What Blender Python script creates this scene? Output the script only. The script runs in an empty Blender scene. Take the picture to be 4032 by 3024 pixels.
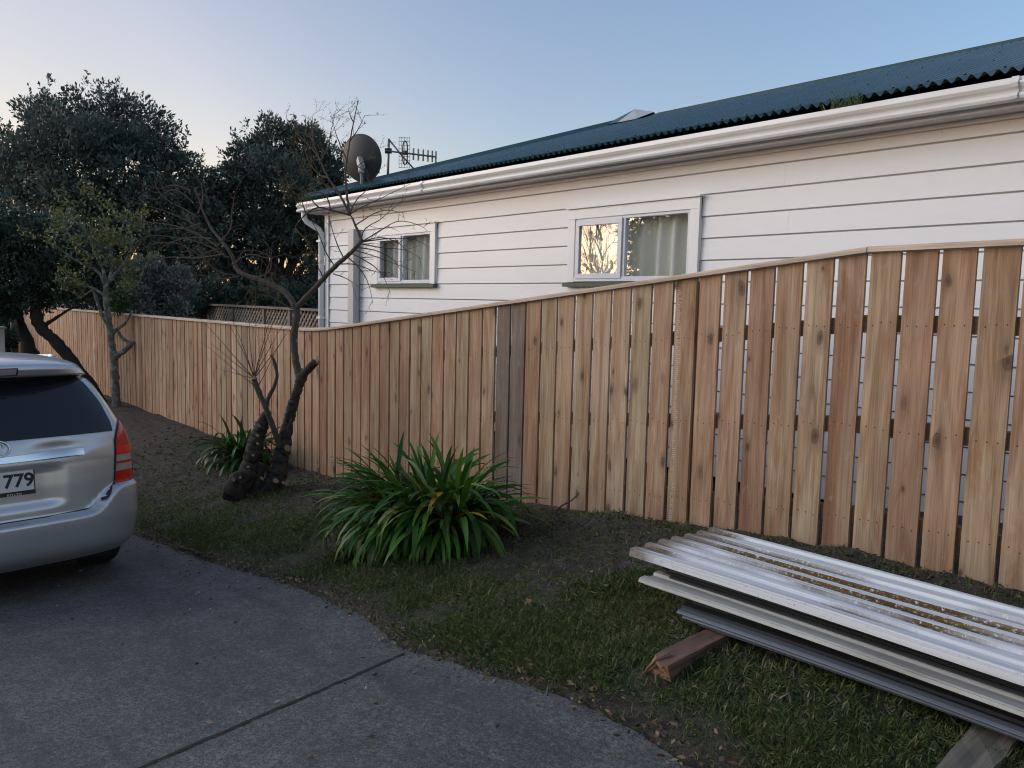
import bpy, math, random
import numpy as np
from mathutils import Vector, Matrix, noise

random.seed(7)
rng = np.random.default_rng(7)
SC = bpy.context.scene
COL = SC.collection

# ------------------------------------------------------------------ camera
# world: X runs along the fence (towards +X = nearer / right), Y away from the viewer, Z up, eye at the origin
def _n(v): return v / np.linalg.norm(v)
F_PX, CX, CY = 3200.0, 2016.0, 1512.0
_vx, _vy, _rho = -730.0, 1134.0, 0.0235
_v = _n(np.array([(_vx - CX) / F_PX, -(_vy - CY) / F_PX, 1.0]))
_up = _n(np.array([_rho, 1.0, -(_rho * _v[0] + _v[1]) / _v[2]]))
ROT = np.stack([-_v, -np.cross(_up, -_v), _up])
cam = bpy.data.cameras.new('camera')
cam.sensor_width = 36.0
cam.lens = F_PX / 4032.0 * 36.0
cam.clip_start = 0.05
cam.clip_end = 3000.0
camo = bpy.data.objects.new('camera', cam)
COL.objects.link(camo)
_r, _u, _f = ROT[:, 0], ROT[:, 1], ROT[:, 2]
camo.matrix_world = Matrix(((_r[0], _u[0], -_f[0], 0), (_r[1], _u[1], -_f[1], 0), (_r[2], _u[2], -_f[2], 0), (0, 0, 0, 1)))
SC.camera = camo
SC.cycles.filter_width = 1.1
SC.cycles.max_bounces = 8

# ------------------------------------------------------------------ sky, sun, exposure (dusk, sun just gone on the left)
SUN_EL, SUN_AZ = math.radians(5.0), math.radians(180 + 40)      # azimuth as angle from +X
W = bpy.data.worlds.new('World')
SC.world = W
W.use_nodes = True
nt = W.node_tree
nt.nodes.clear()
sky = nt.nodes.new('ShaderNodeTexSky')
sky.sky_type = 'NISHITA'
sky.sun_disc = False
sky.sun_elevation = SUN_EL
sky.sun_rotation = math.pi / 2 - SUN_AZ
sky.altitude = 0
sky.air_density = 1.0
sky.dust_density = 1.0
sky.ozone_density = 1.5
bg = nt.nodes.new('ShaderNodeBackground')
bg.inputs['Strength'].default_value = 0.15
wo = nt.nodes.new('ShaderNodeOutputWorld')
gam = nt.nodes.new('ShaderNodeGamma')              # a hazy evening: less contrast round the horizon
gam.inputs['Gamma'].default_value = 0.85
tnt = nt.nodes.new('ShaderNodeMix')
tnt.data_type = 'RGBA'; tnt.blend_type = 'MULTIPLY'; tnt.inputs[0].default_value = 1.0
tnt.inputs[7].default_value = (1.35, 1.19, 1.25, 1)
nt.links.new(sky.outputs['Color'], gam.inputs['Color'])
hs = nt.nodes.new('ShaderNodeHueSaturation')
hs.inputs['Saturation'].default_value = 1.05
nt.links.new(gam.outputs['Color'], hs.inputs['Color'])
nt.links.new(hs.outputs['Color'], tnt.inputs[6])
# evening haze: warm and pale low in the west (-X), cooler and bluer away from it
wtc = nt.nodes.new('ShaderNodeTexCoord'); wdp = nt.nodes.new('ShaderNodeVectorMath'); wdp.operation = 'DOT_PRODUCT'
wdp.inputs[1].default_value = (-1, 0, 0)
nt.links.new(wtc.outputs['Generated'], wdp.inputs[0])
wrp = nt.nodes.new('ShaderNodeValToRGB')
_st = [(0.0, (1, 1, 1)), (0.30, (0.84, 1.00, 1.17)), (0.74, (0.93, 0.96, 1.06)), (0.85, (1.07, .99, 1.0)), (0.92, (1.20, 1.03, 0.98)), (0.97, (1.09, 0.94, 0.86))]
while len(wrp.color_ramp.elements) < len(_st): wrp.color_ramp.elements.new(0.5)
for e_, (p_, c_) in zip(wrp.color_ramp.elements, _st):
    e_.position = p_; e_.color = (c_[0] * .8, c_[1] * .8, c_[2] * .8, 1)
nt.links.new(wdp.outputs['Value'], wrp.inputs['Fac'])
tn2 = nt.nodes.new('ShaderNodeMix'); tn2.data_type = 'RGBA'; tn2.blend_type = 'MULTIPLY'; tn2.inputs[0].default_value = 1.0
nt.links.new(tnt.outputs[2], tn2.inputs[6]); nt.links.new(wrp.outputs['Color'], tn2.inputs[7])
nt.links.new(tn2.outputs[2], bg.inputs['Color'])
nt.links.new(bg.outputs['Background'], wo.inputs['Surface'])
sl = bpy.data.lights.new('sun', 'SUN')
sl.energy = 0.68
sl.angle = math.radians(50)
sl.color = (0.93, 0.97, 1.0)
so = bpy.data.objects.new('sun', sl)
COL.objects.link(so)
_se = math.radians(20)
_sd = Vector((math.cos(_se) * math.cos(SUN_AZ), math.cos(_se) * math.sin(SUN_AZ), math.sin(_se)))
so.rotation_euler = _sd.to_track_quat('Z', 'Y').to_euler()
SC.view_settings.view_transform = 'Standard'
SC.view_settings.look = 'None'
SC.view_settings.gamma = 1.0
SC.view_settings.exposure = 1.40

# ------------------------------------------------------------------ measuring helpers
K = 4032.0 / 2212.0
def ray(x, y):
    return ROT @ np.array([(x * K - CX) / F_PX, -(y * K - CY) / F_PX, 1.0])
def at(x, y, d):
    return Vector(ray(x, y) * d)
def on_y(x, y, Y):
    r = ray(x, y)
    return Vector(r * (Y / r[1]))
def sstep(a, b, v):
    t = min(1.0, max(0.0, (v - a) / (b - a)))
    return t * t * (3 - 2 * t)
def fence_top(X):
    if X < -8.9: return -0.36
    if X < -7.9:
        t = X + 8.9
        return -0.36 + 0.054 * t * t
    if X < -2.09: return -0.359 + 0.108 * (X + 8.37)
    return 0.319 + 0.012 * min(X + 2.09, 3)
def base_z(X, Y):
    g = fence_top(X) - 1.66
    return g - 0.17 * (1 - sstep(1.8, 4.0, Y))
def on_ground(x, y):
    r = ray(x, y)
    t = 1.0
    while t < 60:
        p = r * t
        if p[2] <= base_z(p[0], p[1]): break
        t += 0.01
    return Vector(p)

# ------------------------------------------------------------------ materials
def mat(name, base=(0.5, 0.5, 0.5), rough=0.6, metal=0.0, **kw):
    m = bpy.data.materials.new(name)
    m.use_nodes = True
    b = m.node_tree.nodes['Principled BSDF']
    b.inputs['Base Color'].default_value = (*base, 1)
    b.inputs['Roughness'].default_value = rough
    b.inputs['Metallic'].default_value = metal
    for k, v in kw.items(): b.inputs[k.replace('_', ' ')].default_value = v
    return m
class N:
    """small node helper"""
    def __init__(s, m):
        s.t = m.node_tree; s.b = s.t.nodes['Principled BSDF']
    def new(s, typ, **props):
        n = s.t.nodes.new(typ)
        for k, v in props.items(): setattr(n, k, v)
        return n
    def link(s, a, b): s.t.links.new(a, b)
    def coord(s, scale=(1, 1, 1), off=None):
        tc = s.new('ShaderNodeTexCoord'); mp = s.new('ShaderNodeMapping')
        mp.inputs['Scale'].default_value = scale
        src = tc.outputs['Object']
        if off is not None:
            va = s.new('ShaderNodeVectorMath', operation='ADD')
            s.link(src, va.inputs[0]); s.link(off, va.inputs[1]); src = va.outputs[0]
        s.link(src, mp.inputs['Vector'])
        return mp.outputs['Vector']
    def attr(s, name='rnd'):
        a = s.new('ShaderNodeAttribute'); a.attribute_name = name
        return a.outputs['Fac']
    def math(s, op, a, b=None):
        n = s.new('ShaderNodeMath', operation=op)
        for i, v in enumerate((a, b)):
            if v is None: continue
            if isinstance(v, (int, float)): n.inputs[i].default_value = v
            else: s.link(v, n.inputs[i])
        return n.outputs[0]
    def noise(s, vec, scale=5.0, detail=4.0, rough=0.6, dist=0.0):
        n = s.new('ShaderNodeTexNoise')
        n.inputs['Scale'].default_value = scale; n.inputs['Detail'].default_value = detail
        n.inputs['Roughness'].default_value = rough; n.inputs['Distortion'].default_value = dist
        s.link(vec, n.inputs['Vector'])
        return n.outputs['Fac']
    def ramp(s, fac, stops, interp='LINEAR'):
        r = s.new('ShaderNodeValToRGB'); r.color_ramp.interpolation = interp
        e = r.color_ramp.elements
        while len(e) < len(stops): e.new(0.5)
        for i, (p, c) in enumerate(stops):
            e[i].position = p
            e[i].color = (*c, 1) if isinstance(c, tuple) else (c, c, c, 1)
        s.link(fac, r.inputs['Fac'])
        return r.outputs['Color']
    def mix(s, fac, a, b, mode='MIX'):
        n = s.new('ShaderNodeMix', data_type='RGBA', blend_type=mode)
        for sock, v in ((n.inputs[0], fac), (n.inputs[6], a), (n.inputs[7], b)):
            if isinstance(v, (int, float)): sock.default_value = v
            elif isinstance(v, tuple): sock.default_value = (*v, 1)
            else: s.link(v, sock)
        return n.outputs[2]
    def bump(s, h, strength=0.3, dist=0.01):
        n = s.new('ShaderNodeBump')
        n.inputs['Strength'].default_value = strength; n.inputs['Distance'].default_value = dist
        s.link(h, n.inputs['Height']); s.link(n.outputs['Normal'], s.b.inputs['Normal'])
    def color(s, c): s.link(c, s.b.inputs['Base Color'])
    def rough(s, c): s.link(c, s.b.inputs['Roughness'])

def wood_material(name, stops, knots=True, dark=(0.10, 0.055, 0.03), grain=0.35, rough=0.75, along='z'):
    m = mat(name, rough=rough); n = N(m)
    r = n.attr()
    cmb = n.new('ShaderNodeCombineXYZ')
    n.link(n.math('MULTIPLY', r, 31.7), cmb.inputs[0]); n.link(n.math('MULTIPLY', r, 17.3), cmb.inputs[1]); n.link(n.math('MULTIPLY', r, 53.1), cmb.inputs[2])
    sc1 = (26, 26, 1.1) if along == 'z' else ((1.1, 26, 26) if along == 'x' else (26, 1.1, 26))
    sc2 = (150, 150, 3.0) if along == 'z' else ((3.0, 150, 150) if along == 'x' else (150, 3.0, 150))
    sc3 = (3.5, 3.5, 1.3) if along == 'z' else ((1.3, 3.5, 3.5) if along == 'x' else (3.5, 1.3, 3.5))
    v1, v2, v3 = n.coord(sc1, cmb.outputs[0]), n.coord(sc2, cmb.outputs[0]), n.coord(sc3, cmb.outputs[0])
    base = n.ramp(r, stops, 'LINEAR')
    g1 = n.noise(v1, 1.0, 3, 0.55, 0.8)
    g2 = n.noise(v2, 1.0, 2, 0.5)
    big = n.noise(v3, 1.0, 3, 0.6)
    c = n.mix(n.ramp(g1, [(0.38, 0.0), (0.72, grain * 1.25)]), base, dark)
    c = n.mix(n.ramp(g2, [(0.42, 0.0), (0.75, 0.38)]), c, dark)
    c = n.mix(n.ramp(big, [(0.35, 0.75), (0.65, 0.0)]), c, n.mix(1.0, c, (0.72, 0.66, 0.60), 'MULTIPLY'))
    h = g1
    if knots:
        v4 = n.coord((9, 9, 0.9), cmb.outputs[0])
        red = n.noise(v4, 1.0, 4, 0.65, 1.2)
        c = n.mix(n.ramp(red, [(0.44, 0.0), (0.64, 0.85)]), c, n.mix(1.0, c, (0.70, 0.50, 0.36), 'MULTIPLY'))
        pale = n.noise(n.coord((14, 14, 6), cmb.outputs[0]), 1.0, 5, 0.75)
        c = n.mix(n.ramp(pale, [(0.60, 0.0), (0.78, 0.35)]), c, (0.62, 0.50, 0.40))
        vk0 = n.coord((7.0, 7.0, 3.4), cmb.outputs[0])
        sp_ = n.new('ShaderNodeSeparateXYZ'); n.link(vk0, sp_.inputs[0])
        cb_ = n.new('ShaderNodeCombineXYZ'); n.link(sp_.outputs[0], cb_.inputs[0]); n.link(sp_.outputs[2], cb_.inputs[1]); vk = cb_.outputs[0]
        vo = n.new('ShaderNodeTexVoronoi', voronoi_dimensions='2D'); vo.inputs['Scale'].default_value = 1.0; vo.inputs['Randomness'].default_value = 1.0
        wob = n.new('ShaderNodeVectorMath', operation='ADD')
        nz = n.new('ShaderNodeTexNoise'); nz.inputs['Scale'].default_value = 1.6
        n.link(vk, nz.inputs['Vector'])
        scl = n.new('ShaderNodeVectorMath', operation='SCALE'); scl.inputs['Scale'].default_value = 0.25
        n.link(nz.outputs['Color'], scl.inputs[0]); n.link(vk, wob.inputs[0]); n.link(scl.outputs[0], wob.inputs[1])
        n.link(wob.outputs[0], vo.inputs['Vector'])
        sep = n.new('ShaderNodeSeparateColor'); n.link(vo.outputs['Color'], sep.inputs[0])
        pick = n.ramp(sep.outputs[0], [(0.74, 0.0), (0.80, 0.9)])
        ksz = n.math('DIVIDE', vo.outputs['Distance'], n.math('ADD', n.math('MULTIPLY', sep.outputs[1], 1.1), 0.35))
        core = n.ramp(ksz, [(0.03, 1.0), (0.08, 0.75), (0.10, 0.85), (0.14, 0.35), (0.34, 0.0)])
        kf = n.math('MULTIPLY', core, pick)
        c = n.mix(n.math('MULTIPLY', kf, 0.95), c, (0.050, 0.021, 0.011))
    n.color(c); n.bump(h, 0.25, 0.004)
    return m

M = {}
M['paling'] = wood_material('treated_pine', [(0.0, (0.560, 0.363, 0.237)), (0.1, (0.419, 0.252, 0.160)), (0.2, (0.659, 0.473, 0.330)), (0.38, (0.499, 0.352, 0.215)), (0.52, (0.599, 0.372, 0.237)), (0.66, (0.499, 0.404, 0.259)), (0.8, (0.619, 0.441, 0.298)), (0.93, (0.469, 0.278, 0.165)), (0.955, (0.269, 0.226, 0.182)), (1.0, (0.210, 0.173, 0.138))])
M['cap'] = wood_material('capping_timber', [(0.0, (0.72, 0.57, 0.43)), (1.0, (0.78, 0.63, 0.49))], knots=False, grain=0.2, along='x')
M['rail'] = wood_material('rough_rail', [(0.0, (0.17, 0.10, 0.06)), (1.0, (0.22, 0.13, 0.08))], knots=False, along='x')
M['greywood'] = wood_material('weathered_timber', [(0.0, (0.20, 0.185, 0.165)), (1.0, (0.27, 0.25, 0.22))], knots=False, dark=(0.07, 0.06, 0.05), along='x')
M['greywood_v'] = wood_material('weathered_timber_upright', [(0.0, (0.20, 0.185, 0.165)), (1.0, (0.27, 0.25, 0.22))], knots=False, dark=(0.07, 0.06, 0.05))
M['lattice'] = wood_material('lattice_timber', [(0.0, (0.36, 0.30, 0.24)), (1.0, (0.46, 0.39, 0.31))], knots=False, dark=(0.09, 0.07, 0.05))
M['plank'] = wood_material('old_brown_timber', [(0.0, (0.25, 0.135, 0.09)), (1.0, (0.31, 0.17, 0.115))], knots=False, dark=(0.03, 0.02, 0.014), grain=0.8, along='y')
M['split'] = wood_material('splintered_timber', [(0.0, (0.30, 0.15, 0.07)), (1.0, (0.42, 0.26, 0.14))], knots=False, along='y')
M['bearer'] = wood_material('grey_bearer', [(0.0, (0.19, 0.165, 0.13)), (1.0, (0.22, 0.19, 0.15))], knots=False, dark=(0.05, 0.045, 0.035), grain=0.6, along='y')
M['chalk'] = mat('mill_stamp', (0.55, 0.47, 0.40), 0.9)
M['nail'] = mat('nail_head', (0.05, 0.035, 0.03), 0.6, 0.4)

def paint_material(name, base, rough=0.5, dirt=(0.45, 0.42, 0.38), amount=0.25, scale=1.5, stretch=(1, 1, 1)):
    m = mat(name, base, rough); n = N(m)
    v = n.coord(stretch)
    f = n.noise(v, scale, 6, 0.65)
    g = n.noise(v, scale * 14, 3, 0.6)
    c = n.mix(n.ramp(f, [(0.45, 0.0), (0.75, amount)]), base, dirt)
    c = n.mix(n.ramp(g, [(0.5, 0.0), (0.8, amount * 0.4)]), c, dirt)
    n.color(c); n.bump(g, 0.08, 0.004)
    return m
M['board'] = paint_material('white_weatherboard_paint', (0.765, 0.775, 0.795), 0.45, (0.58, 0.56, 0.53), 0.28, 1.0, (0.35, 1, 1.6))
M['trim'] = paint_material('white_trim_paint', (0.78, 0.79, 0.81), 0.4, (0.6, 0.57, 0.53), 0.15)
M['gutter'] = paint_material('white_gutter_enamel', (0.74, 0.73, 0.71), 0.35, (0.42, 0.38, 0.33), 0.35, 1.6, (0.8, 1, 4))
M['soffit'] = paint_material('soffit_paint', (0.70, 0.67, 0.63), 0.6)
M['pipe'] = paint_material('pale_grey_pvc', (0.52, 0.51, 0.52), 0.45)
M['alu'] = paint_material('pale_aluminium_joinery', (0.62, 0.65, 0.72), 0.35, amount=0.08)
M['green'] = paint_material('green_sill_paint', (0.085, 0.125, 0.10), 0.5, (0.15, 0.16, 0.13), 0.3)
M['dark'] = mat('dark_void', (0.015, 0.014, 0.013), 0.9)
M['found'] = paint_material('foundation_boards', (0.05, 0.045, 0.04), 0.9, (0.1, 0.09, 0.08))
M['flash'] = paint_material('galvanised_flashing', (0.50, 0.52, 0.53), 0.45, (0.25, 0.24, 0.22), 0.3, 6)
def roof_material():
    m = mat('green_roof_enamel', (0.02, 0.05, 0.06), 0.38); n = N(m)
    v = n.coord((1, 0.5, 1))
    f = n.noise(v, 2.0, 6, 0.7); g = n.noise(n.coord(), 40, 3, 0.6)
    c = n.ramp(f, [(0.3, (0.012, 0.048, 0.052)), (0.6, (0.020, 0.066, 0.068)), (0.8, (0.038, 0.078, 0.064))])
    c = n.mix(n.ramp(g, [(0.62, 0.0), (0.75, 0.5)]), c, (0.05, 0.06, 0.035))
    n.color(c); n.rough(n.ramp(f, [(0.3, 0.20), (0.8, 0.38)]))
    return m
M['roof'] = roof_material()
M['ridge'] = paint_material('ridge_capping_green', (0.028, 0.070, 0.050), 0.7, (0.05, 0.065, 0.03), 0.5, 5)
def glass_material(name, refl, tint=(0.9, 0.93, 0.95)):
    m = bpy.data.materials.new(name); m.use_nodes = True
    t = m.node_tree; t.nodes.clear()
    o = t.nodes.new('ShaderNodeOutputMaterial'); mx = t.nodes.new('ShaderNodeMixShader')
    gl = t.nodes.new('ShaderNodeBsdfGlossy'); gl.inputs['Roughness'].default_value = 0.0
    tr = t.nodes.new('ShaderNodeBsdfTransparent'); tr.inputs['Color'].default_value = (*tint, 1)
    lw = t.nodes.new('ShaderNodeLayerWeight'); lw.inputs['Blend'].default_value = 0.5
    pw_ = t.nodes.new('ShaderNodeMath'); pw_.operation = 'POWER'; pw_.inputs[1].default_value = 3.0
    ma = t.nodes.new('ShaderNodeMath'); ma.operation = 'MULTIPLY_ADD'; ma.inputs[1].default_value = 1 - refl; ma.inputs[2].default_value = refl
    t.links.new(lw.outputs['Facing'], pw_.inputs[0]); t.links.new(pw_.outputs[0], ma.inputs[0]); t.links.new(ma.outputs[0], mx.inputs[0])
    t.links.new(tr.outputs[0], mx.inputs[1]); t.links.new(gl.outputs[0], mx.inputs[2])
    t.links.new(mx.outputs[0], o.inputs['Surface'])
    return m
M['pane'] = glass_material('window_glass', 0.15)
def curtain_material():
    m = mat('cream_curtain_cloth', (0.72, 0.68, 0.58), 0.9); n = N(m)
    f = n.noise(n.coord((60, 60, 2)), 1.0, 2); n.color(n.mix(f, (0.80, 0.77, 0.66), (0.88, 0.85, 0.74)))
    return m
M['curtain'] = curtain_material()

def concrete_material():
    m = mat('old_driveway_concrete', (0.09, 0.09, 0.095), 0.85); n = N(m)
    v = n.coord()
    big = n.noise(v, 0.9, 5, 0.6); mid = n.noise(v, 7.0, 6, 0.7); fine = n.noise(v, 130.0, 3, 0.7)
    vo = n.new('ShaderNodeTexVoronoi'); vo.inputs['Scale'].default_value = 95.0; n.link(v, vo.inputs['Vector'])
    sep = n.new('ShaderNodeSeparateColor'); n.link(vo.outputs['Color'], sep.inputs[0])
    c = n.ramp(big, [(0.3, (0.146, 0.133, 0.128)), (0.7, (0.240, 0.220, 0.212))])
    c = n.mix(n.ramp(mid, [(0.42, 0.6), (0.62, 0.0)]), c, (0.075, 0.073, 0.075))
    c = n.mix(n.ramp(fine, [(0.40, 0.9), (0.58, 0.0)]), c, (0.040, 0.038, 0.038))
    gr = n.noise(v, 48.0, 4, 0.8)
    c = n.mix(n.ramp(gr, [(0.36, 0.85), (0.50, 0.0)]), c, (0.048, 0.046, 0.046))
    c = n.mix(n.ramp(gr, [(0.55, 0.0), (0.70, 0.6)]), c, (0.25, 0.24, 0.235))
    c = n.mix(n.ramp(sep.outputs[0], [(0.86, 0.0), (0.99, 0.28)]), c, (0.26, 0.25, 0.245))
    st = n.noise(n.coord((0.55, 1.6, 1)), 2.3, 5, 0.65, 0.6)
    c = n.mix(n.ramp(st, [(0.50, 0.0), (0.68, 0.55)]), c, (0.050, 0.047, 0.046))
    sc_ = n.noise(v, 24.0, 3, 0.8)
    c = n.mix(n.ramp(sc_, [(0.60, 0.0), (0.72, 0.45)]), c, (0.20, 0.195, 0.19))
    n.color(c)
    h = n.math('ADD', n.math('MULTIPLY', fine, 0.6), n.math('MULTIPLY', mid, 0.8))
    n.bump(h, 0.7, 0.008)
    return m
M['concrete'] = concrete_material()
def ground_material():
    m = mat('soil_and_moss', (0.05, 0.04, 0.03), 0.95); n = N(m)
    v = n.coord(); a = n.attr('grassy')
    big = n.noise(v, 1.7, 6, 0.65); mid = n.noise(v, 9.0, 6, 0.7); fine = n.noise(v, 95.0, 4, 0.8)
    soil = n.ramp(mid, [(0.3, (0.045, 0.032, 0.024)), (0.52, (0.10, 0.074, 0.057)), (0.72, (0.185, 0.145, 0.118))])
    moss = n.ramp(mid, [(0.3, (0.050, 0.048, 0.022)), (0.55, (0.105, 0.098, 0.046)), (0.75, (0.17, 0.155, 0.078))])
    f = n.math('ADD', a, n.math('MULTIPLY', n.math('SUBTRACT', big, 0.5), 1.6))
    c = n.mix(n.ramp(f, [(0.35, 0.0), (0.65, 1.0)]), soil, moss)
    c = n.mix(n.ramp(fine, [(0.38, 0.9), (0.56, 0.0)]), c, (0.026, 0.020, 0.015))
    n.color(c)
    h = n.math('ADD', n.math('MULTIPLY', fine, 0.35), mid)
    n.bump(h, 1.0, 0.04)
    return m
M['ground'] = ground_material()

def leaf_material(name, stops, rough=0.5, trans=0.15, spec=0.4):
    m = mat(name, rough=rough); n = N(m)
    n.color(n.ramp(n.attr(), stops))
    m.node_tree.nodes['Principled BSDF'].inputs['Specular IOR Level'].default_value = spec
    if trans:
        t = m.node_tree; o = t.nodes['Material Output']; b = t.nodes['Principled BSDF']
        tl = t.nodes.new('ShaderNodeBsdfTranslucent'); mx = t.nodes.new('ShaderNodeMixShader'); mx.inputs[0].default_value = trans
        t.links.new(n.ramp(n.attr(), stops), tl.inputs['Color'])
        t.links.new(b.outputs[0], mx.inputs[1]); t.links.new(tl.outputs[0], mx.inputs[2]); t.links.new(mx.outputs[0], o.inputs['Surface'])
    return m
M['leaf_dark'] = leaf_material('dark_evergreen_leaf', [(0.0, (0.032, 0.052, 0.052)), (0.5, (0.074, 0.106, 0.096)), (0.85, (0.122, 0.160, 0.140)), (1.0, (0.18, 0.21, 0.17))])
M['leaf_black'] = leaf_material('deep_green_leaf', [(0.0, (0.024, 0.044, 0.034)), (0.6, (0.052, 0.086, 0.064)), (1.0, (0.10, 0.145, 0.105))])
M['leaf_olive'] = leaf_material('olive_leaf', [(0.0, (0.09, 0.10, 0.036)), (0.5, (0.165, 0.18, 0.062)), (0.85, (0.24, 0.235, 0.075)), (1.0, (0.30, 0.22, 0.06))])
M['leaf_grey'] = leaf_material('grey_green_leaf', [(0.0, (0.06, 0.08, 0.075)), (0.6, (0.14, 0.165, 0.15)), (1.0, (0.25, 0.27, 0.24))])
M['leaf_rust'] = leaf_material('rust_brown_foliage', [(0.0, (0.035, 0.022, 0.016)), (0.6, (0.065, 0.04, 0.03)), (1.0, (0.10, 0.065, 0.04))])
M['leaf_bright'] = leaf_material('fresh_green_leaf', [(0.0, (0.02, 0.05, 0.02)), (1.0, (0.06, 0.12, 0.04))])
M['agapanthus'] = leaf_material('strap_leaf', [(0.0, (0.014, 0.048, 0.006)), (0.35, (0.036, 0.105, 0.013)), (0.7, (0.075, 0.170, 0.020)), (0.93, (0.14, 0.23, 0.032)), (0.95, (0.26, 0.24, 0.13)), (1.0, (0.38, 0.24, 0.04))], rough=0.42, trans=0.15, spec=0.25)
M['grass'] = leaf_material('grass_blade', [(0.0, (0.055, 0.095, 0.026)), (0.45, (0.115, 0.165, 0.046)), (0.75, (0.185, 0.215, 0.070)), (0.9, (0.27, 0.235, 0.12)), (1.0, (0.36, 0.30, 0.19))], rough=0.7, trans=0.1, spec=0.2)
M['litter'] = leaf_material('dry_litter', [(0.0, (0.045, 0.028, 0.02)), (0.5, (0.16, 0.095, 0.065)), (0.85, (0.30, 0.205, 0.145)), (1.0, (0.42, 0.34, 0.26))], rough=0.85, trans=0, spec=0.1)
M['yellowleaf'] = mat('fallen_yellow_leaf', (0.36, 0.18, 0.03), 0.6)
M['brownleaf'] = mat('fallen_brown_leaf', (0.18, 0.10, 0.05), 0.7)
def bark_material(name, lo, hi, patch=None, pamt=0.0):
    m = mat(name, rough=0.9); n = N(m)
    v = n.coord((1, 1, 0.35)); f = n.noise(v, 38, 6, 0.75); g = n.noise(n.coord(), 11, 4, 0.6)
    c = n.ramp(f, [(0.3, lo), (0.7, hi)])
    if patch: c = n.mix(n.ramp(g, [(0.5, 0.0), (0.62, pamt)]), c, patch)
    n.color(c); n.bump(f, 0.8, 0.02)
    return m
M['bark'] = bark_material('dark_rough_bark', (0.018, 0.014, 0.011), (0.075, 0.058, 0.046), (0.10, 0.085, 0.07), 0.25)
M['bark_upper'] = bark_material('grey_brown_bark', (0.055, 0.042, 0.034), (0.12, 0.095, 0.08))
M['bark_lichen'] = bark_material('lichen_bark', (0.075, 0.068, 0.055), (0.17, 0.155, 0.125), (0.30, 0.31, 0.27), 0.85)
M['bark_black'] = bark_material('black_bark', (0.012, 0.010, 0.009), (0.04, 0.034, 0.03))
M['twig'] = bark_material('twig_bark', (0.075, 0.052, 0.040), (0.15, 0.105, 0.08))
M['twig_y'] = bark_material('yellow_twig', (0.09, 0.065, 0.03), (0.17, 0.125, 0.055))
M['bud'] = leaf_material('yellow_bud', [(0.0, (0.12, 0.09, 0.03)), (1.0, (0.22, 0.17, 0.06))], trans=0)
M['cutwood'] = mat('fresh_cut_wood', (0.30, 0.20, 0.115), 0.85)

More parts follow.
